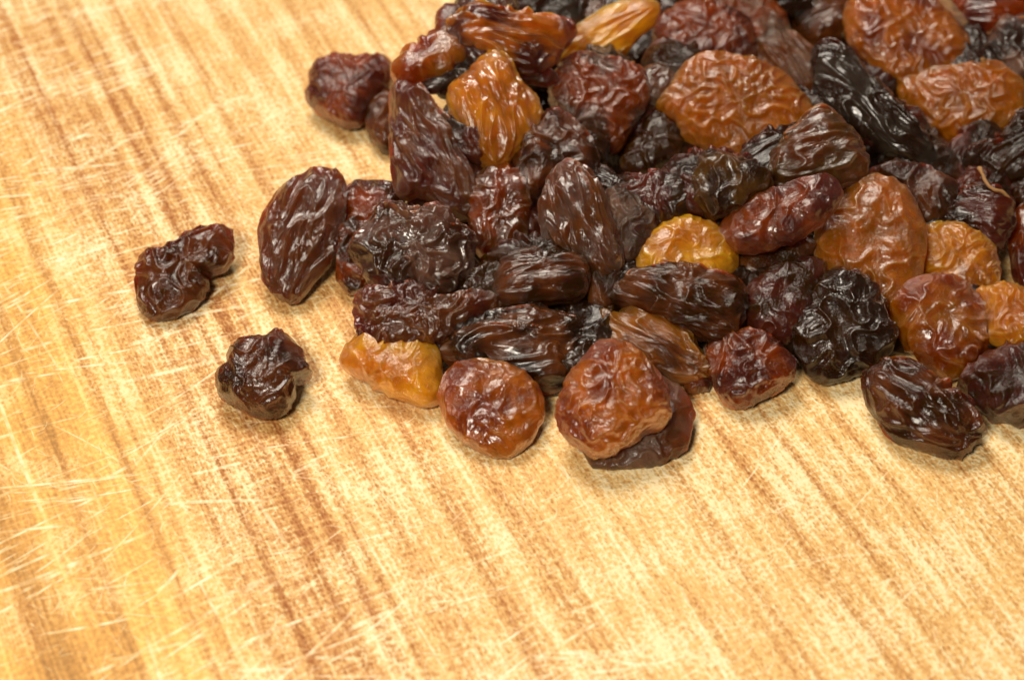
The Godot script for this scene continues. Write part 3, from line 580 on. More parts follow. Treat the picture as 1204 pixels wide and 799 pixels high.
	o = raisin("black-maroon raisin deep between the black long-ridged one and the dusty mauve-black one", Vector3(80.71, 6.29, -42.53), Vector3(-0.991, -0.014, -0.135), Vector3(-0.025, 0.996, 0.081), 4.02, [7.4, 7.1, 7.4, 6.6, 7.1, 6.8, 6.7, 6.5, 6.8, 6.5, 7.0, 7.0, 7.3, 6.4, 7.3, 4.4, 6.8, 5.5, 5.6, 5.9, 6.1, 5.3, 6.9, 7.0], ["black", "maroon", 0.18, 0.2], "net", 1.00, 119, 0.6)
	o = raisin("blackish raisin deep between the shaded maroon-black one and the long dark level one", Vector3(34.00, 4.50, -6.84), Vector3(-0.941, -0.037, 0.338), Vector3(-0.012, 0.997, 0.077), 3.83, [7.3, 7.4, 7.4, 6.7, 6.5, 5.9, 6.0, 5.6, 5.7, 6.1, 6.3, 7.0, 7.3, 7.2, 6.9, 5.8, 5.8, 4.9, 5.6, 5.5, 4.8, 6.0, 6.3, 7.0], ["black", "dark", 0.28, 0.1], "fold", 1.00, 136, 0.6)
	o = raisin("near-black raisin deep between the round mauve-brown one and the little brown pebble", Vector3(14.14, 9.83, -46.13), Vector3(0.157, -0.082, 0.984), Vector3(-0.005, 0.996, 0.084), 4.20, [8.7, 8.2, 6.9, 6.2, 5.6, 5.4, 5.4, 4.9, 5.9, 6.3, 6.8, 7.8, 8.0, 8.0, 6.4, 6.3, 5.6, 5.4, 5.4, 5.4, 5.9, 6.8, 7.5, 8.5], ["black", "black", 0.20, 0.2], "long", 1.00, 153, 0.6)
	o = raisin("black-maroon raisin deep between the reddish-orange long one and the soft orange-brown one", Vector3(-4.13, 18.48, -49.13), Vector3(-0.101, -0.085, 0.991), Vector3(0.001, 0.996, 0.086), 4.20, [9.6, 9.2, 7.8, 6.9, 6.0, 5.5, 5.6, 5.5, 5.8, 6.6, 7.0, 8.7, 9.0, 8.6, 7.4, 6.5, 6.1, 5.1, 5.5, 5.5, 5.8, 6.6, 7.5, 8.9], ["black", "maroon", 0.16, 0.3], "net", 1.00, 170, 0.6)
	o = raisin("blackish raisin deep between the big orange one and the little brown pebble", Vector3(25.25, 10.59, -47.28), Vector3(0.467, -0.070, 0.881), Vector3(-0.008, 0.996, 0.084), 4.20, [7.5, 6.8, 6.2, 5.8, 5.2, 5.6, 4.9, 5.0, 6.6, 5.5, 6.8, 7.3, 7.2, 6.7, 6.2, 5.9, 5.5, 5.6, 5.7, 5.9, 6.8, 7.1, 7.8, 8.0], ["black", "dark", 0.22, 0.1], "fold", 1.00, 187, 0.6)
	o = raisin("near-black raisin deep between the olive ridged one and the black crumpled one", Vector3(38.64, 12.79, -25.12), Vector3(-0.880, -0.050, 0.472), Vector3(-0.013, 0.997, 0.081), 3.54, [7.1, 7.3, 7.0, 6.3, 5.7, 5.2, 5.2, 4.8, 5.1, 5.5, 5.9, 6.7, 7.0, 6.8, 6.5, 5.4, 5.1, 3.5, 5.3, 3.7, 4.1, 5.5, 5.5, 6.7], ["black", "black", 0.18, 0.2], "long", 1.00, 44, 0.6)
	o = raisin("black-maroon raisin deep between the long dark level one and the maroon front raisin", Vector3(24.31, 4.48, -1.40), Vector3(-0.987, 0.004, -0.161), Vector3(-0.008, 0.997, 0.076), 3.39, [7.3, 6.9, 6.5, 5.9, 5.6, 5.4, 5.5, 5.4, 5.9, 5.8, 6.7, 7.0, 7.3, 6.7, 6.2, 5.4, 5.3, 4.6, 4.9, 4.1, 5.8, 4.6, 6.6, 6.7], ["black", "maroon", 0.28, 0.1], "net", 1.00, 61, 0.6)
	o = raisin("blackish raisin deep between the glossy dark red one and the blackish far-rim raisin", Vector3(33.87, 10.68, -70.60), Vector3(-0.980, -0.027, 0.198), Vector3(-0.010, 0.996, 0.086), 3.71, [7.7, 7.5, 7.8, 6.7, 6.8, 6.3, 6.3, 4.9, 6.4, 5.8, 6.8, 7.2, 7.7, 7.0, 7.6, 4.2, 6.4, 5.3, 5.4, 5.2, 5.5, 4.7, 6.6, 7.1], ["black", "dark", 0.20, 0.2], "fold", 1.00, 78, 0.6)
	o = raisin("near-black raisin deep between the plump amber one and the shaded maroon-black one", Vector3(46.13, 6.03, -12.35), Vector3(-0.728, 0.042, -0.684), Vector3(-0.016, 0.997, 0.078), 2.97, [5.8, 5.6, 4.9, 4.8, 4.3, 4.4, 4.4, 4.6, 5.0, 5.2, 5.9, 6.0, 5.9, 5.5, 4.7, 4.7, 3.4, 3.6, 4.4, 3.2, 4.4, 4.6, 5.3, 5.9], ["black", "black", 0.16, 0.3], "long", 1.00, 95, 0.6)
	o = raisin("black-maroon raisin deep between the black crumpled one and the dim maroon one", Vector3(28.36, 12.34, -19.39), Vector3(-1.000, -0.010, 0.008), Vector3(-0.010, 0.997, 0.080), 4.20, [7.7, 7.4, 7.5, 6.6, 7.1, 6.5, 6.6, 6.0, 6.9, 6.3, 7.3, 7.2, 7.6, 6.8, 7.4, 4.7, 6.9, 5.0, 6.0, 4.1, 6.7, 4.5, 7.1, 7.2], ["black", "maroon", 0.22, 0.1], "net", 1.00, 112, 0.6)
	o = raisin("dull purple raisin at the far rim, above the wrinkled reddish long one", Vector3(-3.88, 21.91, -50.65), Vector3(-1.000, -0.001, 0.017), Vector3(0.005, 0.928, 0.374), 1.70, [4.4, 4.8, 3.5, 2.9, 2.4, 2.3, 2.3, 2.4, 2.7, 3.0, 3.5, 4.8, 4.4, 4.3, 3.3, 2.7, 2.6, 2.4, 2.3, 2.1, 2.6, 2.1, 3.9, 4.1], ["maroon", "greybrown", 0.24, 0.2], "net", 1.00, 205)
	o = raisin("grey-black folded raisin at the far rim behind the yellow one's left end", Vector3(5.52, 14.77, -59.08), Vector3(-0.977, 0.200, -0.074), Vector3(0.159, 0.916, 0.368), 2.37, [5.6, 6.5, 4.6, 4.2, 3.5, 3.3, 3.3, 3.4, 3.6, 4.5, 5.3, 5.7, 5.6, 5.0, 5.0, 4.1, 3.9, 3.7, 3.7, 3.2, 3.7, 3.1, 4.5, 5.3], ["black", "grey", 0.28, 0.1], "fold", 1.00, 4)
	o = raisin("dark brown raisin at the far rim just behind the yellow slender one", Vector3(14.03, 13.89, -60.83), Vector3(-0.890, -0.313, 0.332), Vector3(-0.185, 0.912, 0.366), 2.20, [4.6, 4.5, 4.2, 4.2, 3.5, 3.2, 3.1, 3.1, 3.3, 3.3, 4.4, 4.5, 4.7, 4.2, 2.9, 3.5, 3.1, 3.4, 3.5, 3.2, 3.7, 3.7, 3.8, 3.7], ["dark", "brown", 0.20, 0.2], "fold", 1.00, 14)
	o = raisin("blackish raisin at the far rim beside the yellow slender one's right tip", Vector3(23.89, 6.53, -72.64), Vector3(-1.000, -0.027, -0.014), Vector3(-0.031, 0.928, 0.372), 2.30, [5.3, 4.3, 3.9, 3.7, 3.6, 3.9, 4.0, 4.0, 4.1, 3.9, 4.0, 4.3, 4.8, 4.5, 4.7, 4.5, 2.7, 3.1, 2.8, 3.1, 2.6, 4.1, 4.5, 4.5], ["black", "dark", 0.16, 0.3], "fold", 1.00, 24)
	o = raisin("dusty grey-tan raisin with a red-brown flank behind the mauve ribbed one", Vector3(36.63, 9.99, -64.52), Vector3(-0.881, 0.153, -0.447), Vector3(-0.054, 0.907, 0.418), 3.03, [10.1, 7.7, 5.5, 4.7, 4.2, 4.1, 4.2, 4.5, 5.5, 6.3, 7.5, 8.2, 8.2, 7.5, 6.6, 6.1, 4.9, 4.9, 4.5, 4.3, 4.4, 4.5, 6.0, 6.5], ["greybrown", "redbrown", 0.40, 0.1], "fold", 0.80, 34)
	o = raisin("dark olive-brown raisin at the far rim left of the big red-brown oval", Vector3(49.94, 8.11, -66.34), Vector3(-0.903, -0.212, 0.374), Vector3(-0.065, 0.928, 0.368), 3.66, [5.5, 5.5, 5.5, 5.5, 5.0, 5.0, 4.9, 4.8, 5.5, 5.0, 4.9, 5.0, 5.3, 5.7, 6.1, 4.8, 4.7, 4.3, 4.6, 3.6, 5.0, 5.0, 5.5, 5.3], ["dark", "brown", 0.18, 0.2], "long", 0.80, 44)
	o = raisin("smooth grey-tan raisin peeping out behind the big red-brown oval", Vector3(68.19, 11.44, -60.75), Vector3(0.579, -0.405, 0.708), Vector3(0.058, 0.886, 0.460), 1.67, [7.0, 5.5, 4.5, 3.8, 3.6, 3.4, 3.1, 3.2, 3.5, 3.9, 5.1, 5.7, 6.6, 6.3, 4.4, 3.9, 3.5, 3.3, 3.1, 3.1, 3.4, 3.8, 5.2, 6.1], ["greybrown", "tan", 0.46, 0.1], "smooth", 0.50, 54)
	o = raisin("shiny dark red raisin in the far right corner of the heap", Vector3(75.84, 12.87, -62.34), Vector3(-0.993, -0.070, -0.093), Vector3(-0.099, 0.926, 0.365), 2.80, [6.9, 5.7, 5.5, 5.1, 4.8, 4.5, 3.8, 3.5, 3.3, 4.1, 4.7, 6.8, 7.3, 6.3, 5.3, 4.6, 3.0, 3.2, 2.9, 3.5, 2.6, 4.8, 3.6, 7.1], ["redbrown", "maroon", 0.20, 0.2], "long", 0.90, 64)
	o = raisin("dusty mauve and black crumpled raisin behind the orange-tan round one", Vector3(78.13, 10.94, -52.84), Vector3(0.305, -0.354, 0.884), Vector3(-0.117, 0.907, 0.404), 3.74, [7.0, 6.8, 5.8, 5.0, 4.8, 4.7, 5.0, 4.9, 5.4, 6.2, 6.5, 6.2, 6.4, 5.8, 5.6, 5.4, 6.2, 5.3, 5.2, 4.9, 4.9, 5.1, 5.7, 7.3], ["greybrown", "black", 0.34, 0.3], "fold", 1.10, 74)
	o = raisin("small dark red nub of a raisin at the heap's far left rim", Vector3(-9.33, 20.59, -47.54), Vector3(-0.089, -0.271, 0.958), Vector3(0.010, 0.962, 0.273), 1.90, [3.4, 3.2, 3.2, 2.7, 2.4, 2.2, 2.2, 2.2, 2.3, 2.5, 2.9, 3.0, 3.0, 3.2, 2.7, 2.5, 2.4, 2.2, 2.1, 2.2, 2.3, 2.8, 2.9, 3.0], ["maroon", "redbrown", 0.28, 0.1], "fold", 0.60, 181)
	o = raisin("soft orange-brown raisin touching the lone maroon one's right side", Vector3(-11.96, 18.20, -41.68), Vector3(-0.828, -0.141, 0.542), Vector3(0.012, 0.963, 0.269), 2.94, [6.7, 6.3, 5.2, 4.5, 4.0, 3.8, 3.8, 4.1, 3.9, 4.9, 5.3, 5.8, 6.2, 5.9, 6.1, 4.5, 3.8, 2.9, 3.6, 2.5, 2.1, 4.5, 4.6, 6.1], ["redbrown", "caramel", 0.18, 0.2], "fold", 0.80, 191)
	o = raisin("matt maroon raisin sticking out at the heap's left end on bare wood", Vector3(-25.53, 4.23, -53.58), Vector3(-0.894, -0.168, 0.416), Vector3(-0.057, 0.963, 0.265), 4.20, [6.8, 6.8, 6.8, 7.1, 7.7, 8.0, 6.6, 5.7, 5.4, 5.7, 6.6, 7.2, 7.7, 7.5, 6.3, 5.5, 5.5, 5.7, 6.3, 6.3, 7.0, 6.8, 6.2, 7.0], ["maroon", "redbrown", 0.34, 0.1], "net", 0.80, 201)
	o = raisin("dark brown raisin tucked under the left flank of the ribbed purple one", Vector3(-18.78, 2.46, -46.50), Vector3(0.116, -0.262, 0.958), Vector3(0.019, 0.965, 0.261), 2.78, [6.2, 6.2, 5.5, 4.6, 3.9, 3.6, 3.5, 3.6, 3.8, 4.5, 5.8, 6.1, 6.1, 5.6, 5.0, 4.5, 4.1, 4.1, 3.9, 3.9, 4.1, 4.7, 5.1, 5.9], ["dark", "brown", 0.20, 0.2], "fold", 0.80, 0)
	o = raisin("small grey-black raisin wedged between ribbed purple and amber twisted ones", Vector3(-10.27, 16.52, -39.08), Vector3(-0.892, -0.151, 0.426), Vector3(0.015, 0.932, 0.361), 1.40, [4.3, 4.1, 3.4, 3.0, 2.4, 2.1, 2.0, 2.0, 2.1, 2.4, 2.7, 3.9, 4.7, 4.5, 1.7, 2.2, 1.7, 1.7, 1.8, 1.7, 2.2, 2.9, 3.0, 4.1], ["black", "grey", 0.16, 0.3], "fold", 0.80, 10)
	o = raisin("dark cherry raisin almost hidden beneath the reddish wrinkled long one", Vector3(0.93, 15.58, -41.79), Vector3(-0.967, 0.091, -0.237), Vector3(-0.001, 0.932, 0.363), 1.40, [6.7, 4.3, 3.1, 2.5, 2.0, 1.9, 1.9, 2.0, 2.2, 2.6, 3.2, 5.2, 6.2, 5.5, 2.8, 1.7, 1.8, 1.0, 1.3, 1.2, 1.0, 1.9, 0.9, 4.5], ["maroon", "dark", 0.28, 0.1], "smooth", 0.60, 20)
	o = raisin("reddish-orange long raisin with coarse folds beside the yellow slender one", Vector3(-0.42, 19.30, -45.18), Vector3(-0.981, 0.191, -0.033), Vector3(0.167, 0.917, 0.363), 4.20, [10.0, 8.9, 7.0, 6.1, 5.7, 5.7, 5.9, 6.3, 7.2, 7.7, 7.7, 7.8, 8.3, 10.0, 8.4, 5.4, 5.4, 4.2, 4.0, 4.7, 4.7, 5.9, 8.2, 8.9], ["orange", "maroon", 0.18, 0.2], "long", 1.30, 30)
	o = raisin("slender golden-yellow raisin with a pointed right tip near the top", Vector3(14.04, 12.65, -55.44), Vector3(-0.891, -0.347, 0.293), Vector3(-0.190, 0.870, 0.454), 2.48, [10.8, 8.9, 4.6, 4.7, 4.7, 4.7, 4.7, 5.0, 5.0, 5.3, 6.0, 8.7, 9.9, 8.6, 6.9, 5.4, 4.7, 4.1, 3.9, 4.0, 4.1, 4.9, 5.6, 8.5], ["golden", "amber", 0.28, 0.1], "long", 0.70, 40)
	o = raisin("glossy dark red raisin with crumpled top just behind the big orange one", Vector3(30.21, 9.05, -59.00), Vector3(-0.993, 0.003, -0.115), Vector3(-0.045, 0.909, 0.414), 4.20, [8.0, 8.1, 7.8, 7.8, 7.9, 7.6, 7.0, 6.8, 7.0, 7.8, 8.4, 8.2, 7.9, 7.8, 7.8, 7.4, 7.3, 7.3, 7.0, 7.2, 7.4, 7.7, 7.9, 7.9], ["maroon", "redbrown", 0.26, 0.2], "net", 1.00, 184)
	o = raisin("little brown pebble-like raisin between round mauve-brown and big orange ones", Vector3(21.93, 12.10, -43.59), Vector3(-0.096, -0.361, 0.928), Vector3(-0.030, 0.932, 0.360), 2.21, [3.8, 3.6, 3.1, 2.9, 2.8, 2.7, 2.6, 2.8, 3.0, 2.9, 3.3, 3.3, 3.2, 3.3, 3.2, 3.0, 3.0, 3.0, 2.6, 2.5, 2.6, 2.8, 3.3, 3.6], ["brown", "greybrown", 0.16, 0.3], "net", 0.90, 194)
	o = raisin("mauve-brown raisin with fine vertical ribs right behind the big orange one", Vector3(43.11, 6.14, -55.91), Vector3(0.527, -0.316, 0.789), Vector3(-0.064, 0.911, 0.407), 4.00, [7.1, 6.3, 6.0, 5.5, 5.5, 5.1, 5.3, 5.1, 5.3, 5.8, 6.1, 6.4, 6.7, 6.6, 6.6, 5.8, 5.4, 5.1, 5.2, 5.0, 5.3, 5.9, 6.6, 7.4], ["greybrown", "brown", 0.40, 0.1], "long", 1.00, 204)
	o = raisin("long greyish-black creased raisin lying diagonally below the big red-brown oval", Vector3(53.51, 10.19, -40.43), Vector3(0.659, -0.379, 0.650), Vector3(0.076, 0.893, 0.444), 3.40, [13.0, 11.4, 6.1, 5.7, 3.4, 4.0, 3.8, 3.9, 4.6, 5.3, 8.5, 12.3, 12.1, 9.7, 8.6, 6.9, 5.9, 5.4, 5.1, 5.1, 5.5, 6.1, 7.9, 9.8], ["black", "grey", 0.18, 0.4], "long", 1.20, 3)
	o = raisin("olive-brown ridged raisin just right of the big orange one", Vector3(43.76, 14.93, -22.55), Vector3(-0.984, -0.141, 0.110), Vector3(-0.080, 0.897, 0.435), 4.20, [7.3, 8.1, 8.1, 6.0, 5.1, 4.7, 4.9, 6.2, 6.7, 7.6, 7.4, 6.9, 6.3, 6.2, 6.1, 6.3, 6.9, 7.4, 6.8, 5.9, 5.5, 5.8, 5.9, 6.7], ["olive", "brown", 0.28, 0.1], "long", 1.00, 13)
	o = raisin("biggest red-brown oval raisin, glassy, at the upper right of the heap", Vector3(61.87, 10.84, -56.38), Vector3(-0.868, 0.305, -0.393), Vector3(0.046, 0.836, 0.547), 4.20, [11.4, 10.7, 9.9, 8.9, 8.4, 8.3, 8.5, 8.5, 8.1, 8.2, 9.0, 10.8, 12.3, 11.0, 9.3, 8.1, 7.7, 7.8, 7.7, 8.0, 8.4, 9.1, 9.9, 11.4], ["redbrown", "orange", 0.20, 0.2], "net", 0.80, 23)
	o = raisin("orange-tan round raisin with dense crinkles lying on the big red-brown oval's tip", Vector3(69.16, 7.74, -45.23), Vector3(-0.944, -0.168, -0.283), Vector3(-0.296, 0.809, 0.508), 3.82, [10.2, 8.6, 7.5, 7.0, 6.7, 6.9, 7.1, 7.5, 7.5, 7.9, 8.3, 8.8, 9.2, 9.2, 8.6, 8.1, 7.5, 6.4, 5.9, 5.6, 6.1, 7.2, 8.6, 10.5], ["orange", "caramel", 0.16, 0.3], "net", 1.00, 33)
	stalk(o, [Vector3(72.38, 11.46, -48.43), Vector3(71.81, 12.59, -48.39), Vector3(71.46, 13.30, -48.50)], 0.27)
	o = raisin("black shiny raisin with long bright ridges under the orange-tan round one", Vector3(73.67, 9.22, -30.81), Vector3(-0.856, -0.402, 0.325), Vector3(-0.274, 0.886, 0.374), 3.40, [6.6, 5.7, 5.4, 5.4, 5.6, 5.4, 5.7, 5.5, 5.3, 5.5, 5.6, 5.7, 6.2, 7.3, 7.3, 6.9, 4.3, 3.5, 2.7, 3.4, 1.5, 3.7, 7.1, 7.7], ["black", "dark", 0.22, 0.1], "long", 1.10, 43)
	o = raisin("dark little raisin cut by the picture's edge beside the stalked one", Vector3(75.59, 6.73, -23.67), Vector3(-0.659, 0.186, -0.729), Vector3(-0.105, 0.937, 0.334), 2.23, [2.7, 3.3, 2.8, 2.8, 2.8, 3.0, 2.9, 3.1, 3.1, 3.0, 3.0, 3.2, 3.7, 2.7, 2.7, 2.5, 2.7, 2.9, 3.2, 2.6, 2.7, 2.9, 3.2, 3.1], ["dark", "black", 0.18, 0.2], "net", 0.90, 53)
	o = raisin("shiny dark brown raisin behind the big plump amber one's right shoulder", Vector3(58.77, 8.48, -22.26), Vector3(-0.745, 0.189, -0.639), Vector3(-0.094, 0.920, 0.381), 3.22, [7.0, 7.7, 3.5, 3.9, 3.4, 3.5, 3.7, 4.2, 4.9, 6.3, 6.1, 6.2, 5.9, 6.0, 5.6, 5.5, 4.5, 4.5, 3.9, 3.9, 3.9, 4.4, 4.7, 5.9], ["brown", "dark", 0.28, 0.1], "fold", 1.00, 156)
	o = raisin("purple-black raisin with a thin tan stalk curling from its top", Vector3(67.21, 6.99, -18.48), Vector3(-0.982, -0.040, -0.182), Vector3(-0.107, 0.921, 0.375), 3.59, [5.4, 6.6, 5.4, 3.5, 3.6, 3.3, 3.7, 5.3, 6.0, 5.4, 5.2, 5.1, 5.1, 5.0, 5.2, 4.6, 5.0, 4.8, 5.1, 4.8, 4.7, 4.5, 4.3, 4.7], ["black", "maroon", 0.20, 0.2], "long", 1.30, 173)
	stalk(o, [Vector3(66.84, 12.82, -22.55), Vector3(67.15, 12.61, -21.26), Vector3(67.58, 12.14, -19.72), Vector3(68.46, 11.77, -18.83), Vector3(69.95, 11.29, -18.66), Vector3(70.94, 10.02, -18.30)], 0.24)
	o = raisin("dark red upright raisin cut by the picture's edge above the orange crinkled one", Vector3(74.51, 3.61, -15.95), Vector3(-0.122, -0.337, 0.933), Vector3(-0.104, 0.940, 0.326), 2.15, [7.7, 6.4, 4.8, 4.1, 3.3, 3.0, 2.8, 2.9, 3.2, 3.8, 5.2, 6.4, 8.1, 6.9, 4.7, 3.8, 3.3, 3.0, 3.0, 3.2, 3.4, 3.9, 5.1, 6.5], ["redbrown", "maroon", 0.16, 0.3], "long", 1.00, 190)
	o = raisin("glossy dark brown raisin in shade below the round mauve-brown one", Vector3(6.14, 11.41, -26.57), Vector3(-0.702, -0.319, 0.637), Vector3(-0.011, 0.899, 0.438), 4.20, [7.0, 8.0, 5.9, 4.9, 4.6, 4.7, 6.8, 6.7, 6.5, 6.2, 6.2, 5.7, 5.9, 6.2, 6.6, 7.2, 6.7, 5.9, 5.5, 5.3, 5.3, 6.0, 6.1, 6.5], ["brown", "dark", 0.22, 0.1], "fold", 1.10, 154)
	o = raisin("amber twisted raisin narrowing to a squared tip, next to the ribbed purple one", Vector3(-2.43, 15.23, -32.56), Vector3(0.292, -0.513, 0.807), Vector3(0.170, 0.858, 0.484), 4.20, [7.9, 7.3, 7.2, 7.4, 7.8, 7.0, 6.5, 6.0, 6.0, 6.4, 8.6, 9.3, 8.6, 7.3, 7.2, 7.5, 7.3, 6.9, 6.5, 6.2, 6.3, 7.2, 8.8, 9.2], ["amber", "orange", 0.18, 0.2], "long", 1.10, 164)
	o = raisin("round mauve-brown raisin with deep crumpled face left of the big orange one", Vector3(13.08, 11.46, -40.48), Vector3(-0.679, 0.378, -0.629), Vector3(-0.027, 0.843, 0.537), 4.20, [8.0, 8.0, 7.8, 7.5, 7.1, 6.9, 7.0, 7.2, 7.5, 8.0, 8.8, 7.8, 7.1, 6.9, 7.2, 7.6, 8.0, 7.9, 7.4, 6.9, 6.7, 7.1, 7.8, 8.0], ["redbrown", "mauve", 0.28, 0.1], "net", 1.20, 174)
	o = raisin("smooth black stubby raisin with a grey flat end below the big orange one", Vector3(21.17, 7.10, -34.69), Vector3(-0.641, -0.358, 0.678), Vector3(-0.037, 0.898, 0.439), 3.01, [6.1, 5.6, 5.0, 4.5, 4.1, 3.9, 4.1, 4.2, 4.2, 4.7, 5.0, 5.4, 5.6, 5.9, 5.6, 5.1, 4.4, 3.4, 2.9, 2.7, 3.4, 4.1, 5.4, 6.2], ["black", "dark", 0.20, 0.2], "fold", 0.80, 184)
	o = raisin("black crumpled raisin directly beneath the big orange one", Vector3(30.34, 14.92, -16.17), Vector3(-0.995, -0.085, 0.048), Vector3(-0.056, 0.901, 0.430), 3.86, [5.2, 5.2, 5.6, 5.6, 5.5, 4.9, 4.7, 4.5, 4.6, 4.7, 5.1, 5.7, 6.1, 5.3, 4.9, 4.1, 4.2, 4.1, 4.4, 5.2, 5.7, 5.2, 4.9, 4.8], ["black", "olive", 0.16, 0.4], "fold", 1.30, 194)
	o = raisin("biggest orange raisin, broad and crinkled, in the middle of the heap", Vector3(33.75, 10.78, -39.02), Vector3(-0.960, 0.168, -0.226), Vector3(0.007, 0.818, 0.575), 4.20, [10.7, 12.0, 10.2, 9.6, 8.5, 8.0, 8.1, 8.4, 8.9, 9.3, 10.0, 11.3, 12.0, 11.1, 9.9, 9.1, 8.6, 8.3, 8.1, 8.2, 9.0, 9.8, 10.7, 10.6], ["orange", "caramel", 0.22, 0.1], "net", 1.10, 204)
	o = raisin("dim maroon raisin in shade behind the brownish-grey stub and amber dome", Vector3(20.75, 11.99, -16.48), Vector3(-0.977, 0.050, -0.207), Vector3(-0.034, 0.922, 0.385), 3.37, [6.6, 4.9, 4.6, 4.1, 4.3, 4.4, 4.7, 5.1, 5.0, 5.0, 5.0, 5.3, 5.2, 5.5, 5.4, 5.0, 4.6, 3.9, 4.0, 3.9, 4.1, 3.7, 5.2, 4.8], ["maroon", "dark", 0.24, 0.2], "net", 1.00, 3)
	o = raisin("brownish-grey blunt stub of a raisin left of the amber dome", Vector3(16.29, 10.63, -12.37), Vector3(0.187, -0.411, 0.892), Vector3(-0.030, 0.906, 0.423), 2.99, [6.1, 5.3, 5.0, 4.4, 4.2, 3.9, 3.9, 3.9, 3.9, 4.2, 5.0, 5.6, 5.9, 6.1, 5.3, 4.5, 3.8, 3.5, 3.5, 3.5, 3.8, 4.3, 5.3, 6.3], ["greybrown", "dark", 0.46, 0.1], "net", 1.00, 13)
	o = raisin("clear amber-yellow domed raisin in the middle, above a long dark one", Vector3(24.52, 8.22, -8.04), Vector3(-0.991, 0.080, 0.110), Vector3(0.119, 0.903, 0.413), 4.20, [7.4, 7.7, 7.1, 6.5, 5.8, 5.6, 5.7, 5.7, 6.1, 6.6, 7.0, 7.2, 7.1, 6.7, 6.7, 6.5, 6.1, 5.9, 6.1, 6.0, 6.1, 6.1, 6.4, 6.7], ["golden", "amber", 0.20, 0.3], "net", 0.65, 23)
	o = raisin("dark twisted sliver with a tan broken edge beneath the red pointed one", Vector3(36.55, 7.47, -8.35), Vector3(-0.927, -0.169, 0.334), Vector3(-0.054, 0.943, 0.329), 1.80, [6.0, 5.5, 5.0, 3.2, 2.6, 2.3, 2.2, 2.2, 2.4, 2.9, 3.7, 5.2, 6.7, 5.9, 2.7, 2.7, 2.2, 2.1, 1.7, 2.4, 2.0, 3.4, 4.1, 5.8], ["dark", "brown", 0.16, 0.3], "fold", 0.80, 126)
	o = raisin("red translucent pointed raisin slanting left of the big plump amber one", Vector3(37.55, 13.39, -11.16), Vector3(-0.906, -0.348, 0.239), Vector3(-0.230, 0.881, 0.413), 3.12, [9.0, 8.3, 6.9, 5.9, 5.1, 4.7, 4.5, 4.6, 4.9, 5.7, 6.5, 8.1, 9.2, 8.9, 6.8, 5.3, 4.5, 4.0, 3.9, 3.9, 4.4, 5.2, 6.9, 9.0], ["maroon", "redbrown", 0.28, 0.4], "fold", 0.70, 143)
	o = raisin("near-black raisin in deep shade left of the square-faced black one", Vector3(37.57, 5.90, -1.90), Vector3(-0.655, -0.278, 0.702), Vector3(-0.055, 0.945, 0.323), 3.42, [6.8, 7.0, 7.1, 6.8, 5.5, 4.8, 4.4, 4.3, 4.5, 4.9, 6.0, 7.4, 8.1, 6.7, 5.8, 5.2, 4.9, 4.7, 4.9, 5.2, 5.6, 6.0, 6.1, 6.4], ["dark", "maroon", 0.18, 0.2], "fold", 0.60, 160)
	o = raisin("long purple-brown raisin with many lengthwise ribs at the heap's left", Vector3(-11.72, 11.26, -27.18), Vector3(0.450, -0.387, 0.805), Vector3(0.180, 0.922, 0.343), 4.20, [11.7, 11.4, 8.4, 6.5, 5.0, 5.2, 4.5, 5.2, 5.3, 6.2, 7.9, 12.0, 12.7, 9.4, 7.4, 6.2, 5.7, 5.7, 6.1, 7.0, 8.3, 7.5, 7.5, 9.5], ["maroon", "brown", 0.34, 0.1], "long", 1.50, 177)
	o = raisin("reddish translucent raisin half hidden behind the flat dark crumpled one", Vector3(-20.95, 4.44, -17.93), Vector3(-0.216, -0.280, 0.935), Vector3(0.026, 0.956, 0.292), 3.17, [10.4, 9.4, 5.9, 4.5, 4.1, 4.0, 4.0, 4.6, 5.2, 6.3, 7.9, 9.2, 8.3, 8.2, 8.3, 6.9, 5.0, 4.2, 3.9, 3.9, 4.2, 4.8, 6.1, 8.6], ["redbrown", "dark", 0.20, 0.2], "fold", 1.00, 194)
	o = raisin("small black raisin in the dark gap under the glossy brown oval", Vector3(-3.66, 7.66, -3.52), Vector3(-0.793, -0.196, 0.577), Vector3(0.005, 0.945, 0.328), 2.08, [4.0, 3.8, 3.4, 3.1, 3.0, 2.9, 2.9, 2.8, 3.3, 3.2, 3.2, 3.4, 4.0, 4.5, 3.4, 3.2, 2.9, 2.6, 2.3, 2.6, 2.5, 3.1, 3.2, 4.3], ["black", "dark", 0.16, 0.3], "fold", 0.90, 0)
	o = raisin("flat dark raisin with a rosette of sharp folds, left of glossy oval", Vector3(-13.30, 9.98, -7.39), Vector3(-0.980, 0.028, -0.197), Vector3(-0.058, 0.907, 0.417), 4.20, [8.9, 9.2, 7.8, 8.2, 6.9, 6.3, 5.9, 6.1, 8.2, 8.6, 8.7, 8.7, 8.5, 8.6, 8.1, 7.0, 7.5, 7.5, 6.5, 6.5, 7.3, 8.3, 8.0, 8.1], ["dark", "mauve", 0.22, 0.5], "net", 1.50, 17)
	o = raisin("glossy brown oval raisin with an inner ridge ring, amid the heap's left half", Vector3(-1.75, 7.69, -18.66), Vector3(-0.087, -0.453, 0.887), Vector3(0.167, 0.871, 0.462), 3.40, [7.4, 6.9, 6.4, 5.7, 5.2, 4.8, 4.7, 4.8, 5.2, 5.7, 6.4, 7.2, 7.5, 7.2, 6.4, 5.7, 5.1, 4.9, 4.7, 4.7, 5.0, 5.6, 6.5, 7.6], ["redbrown", "brown", 0.18, 0.5], "fold", 0.90, 34)
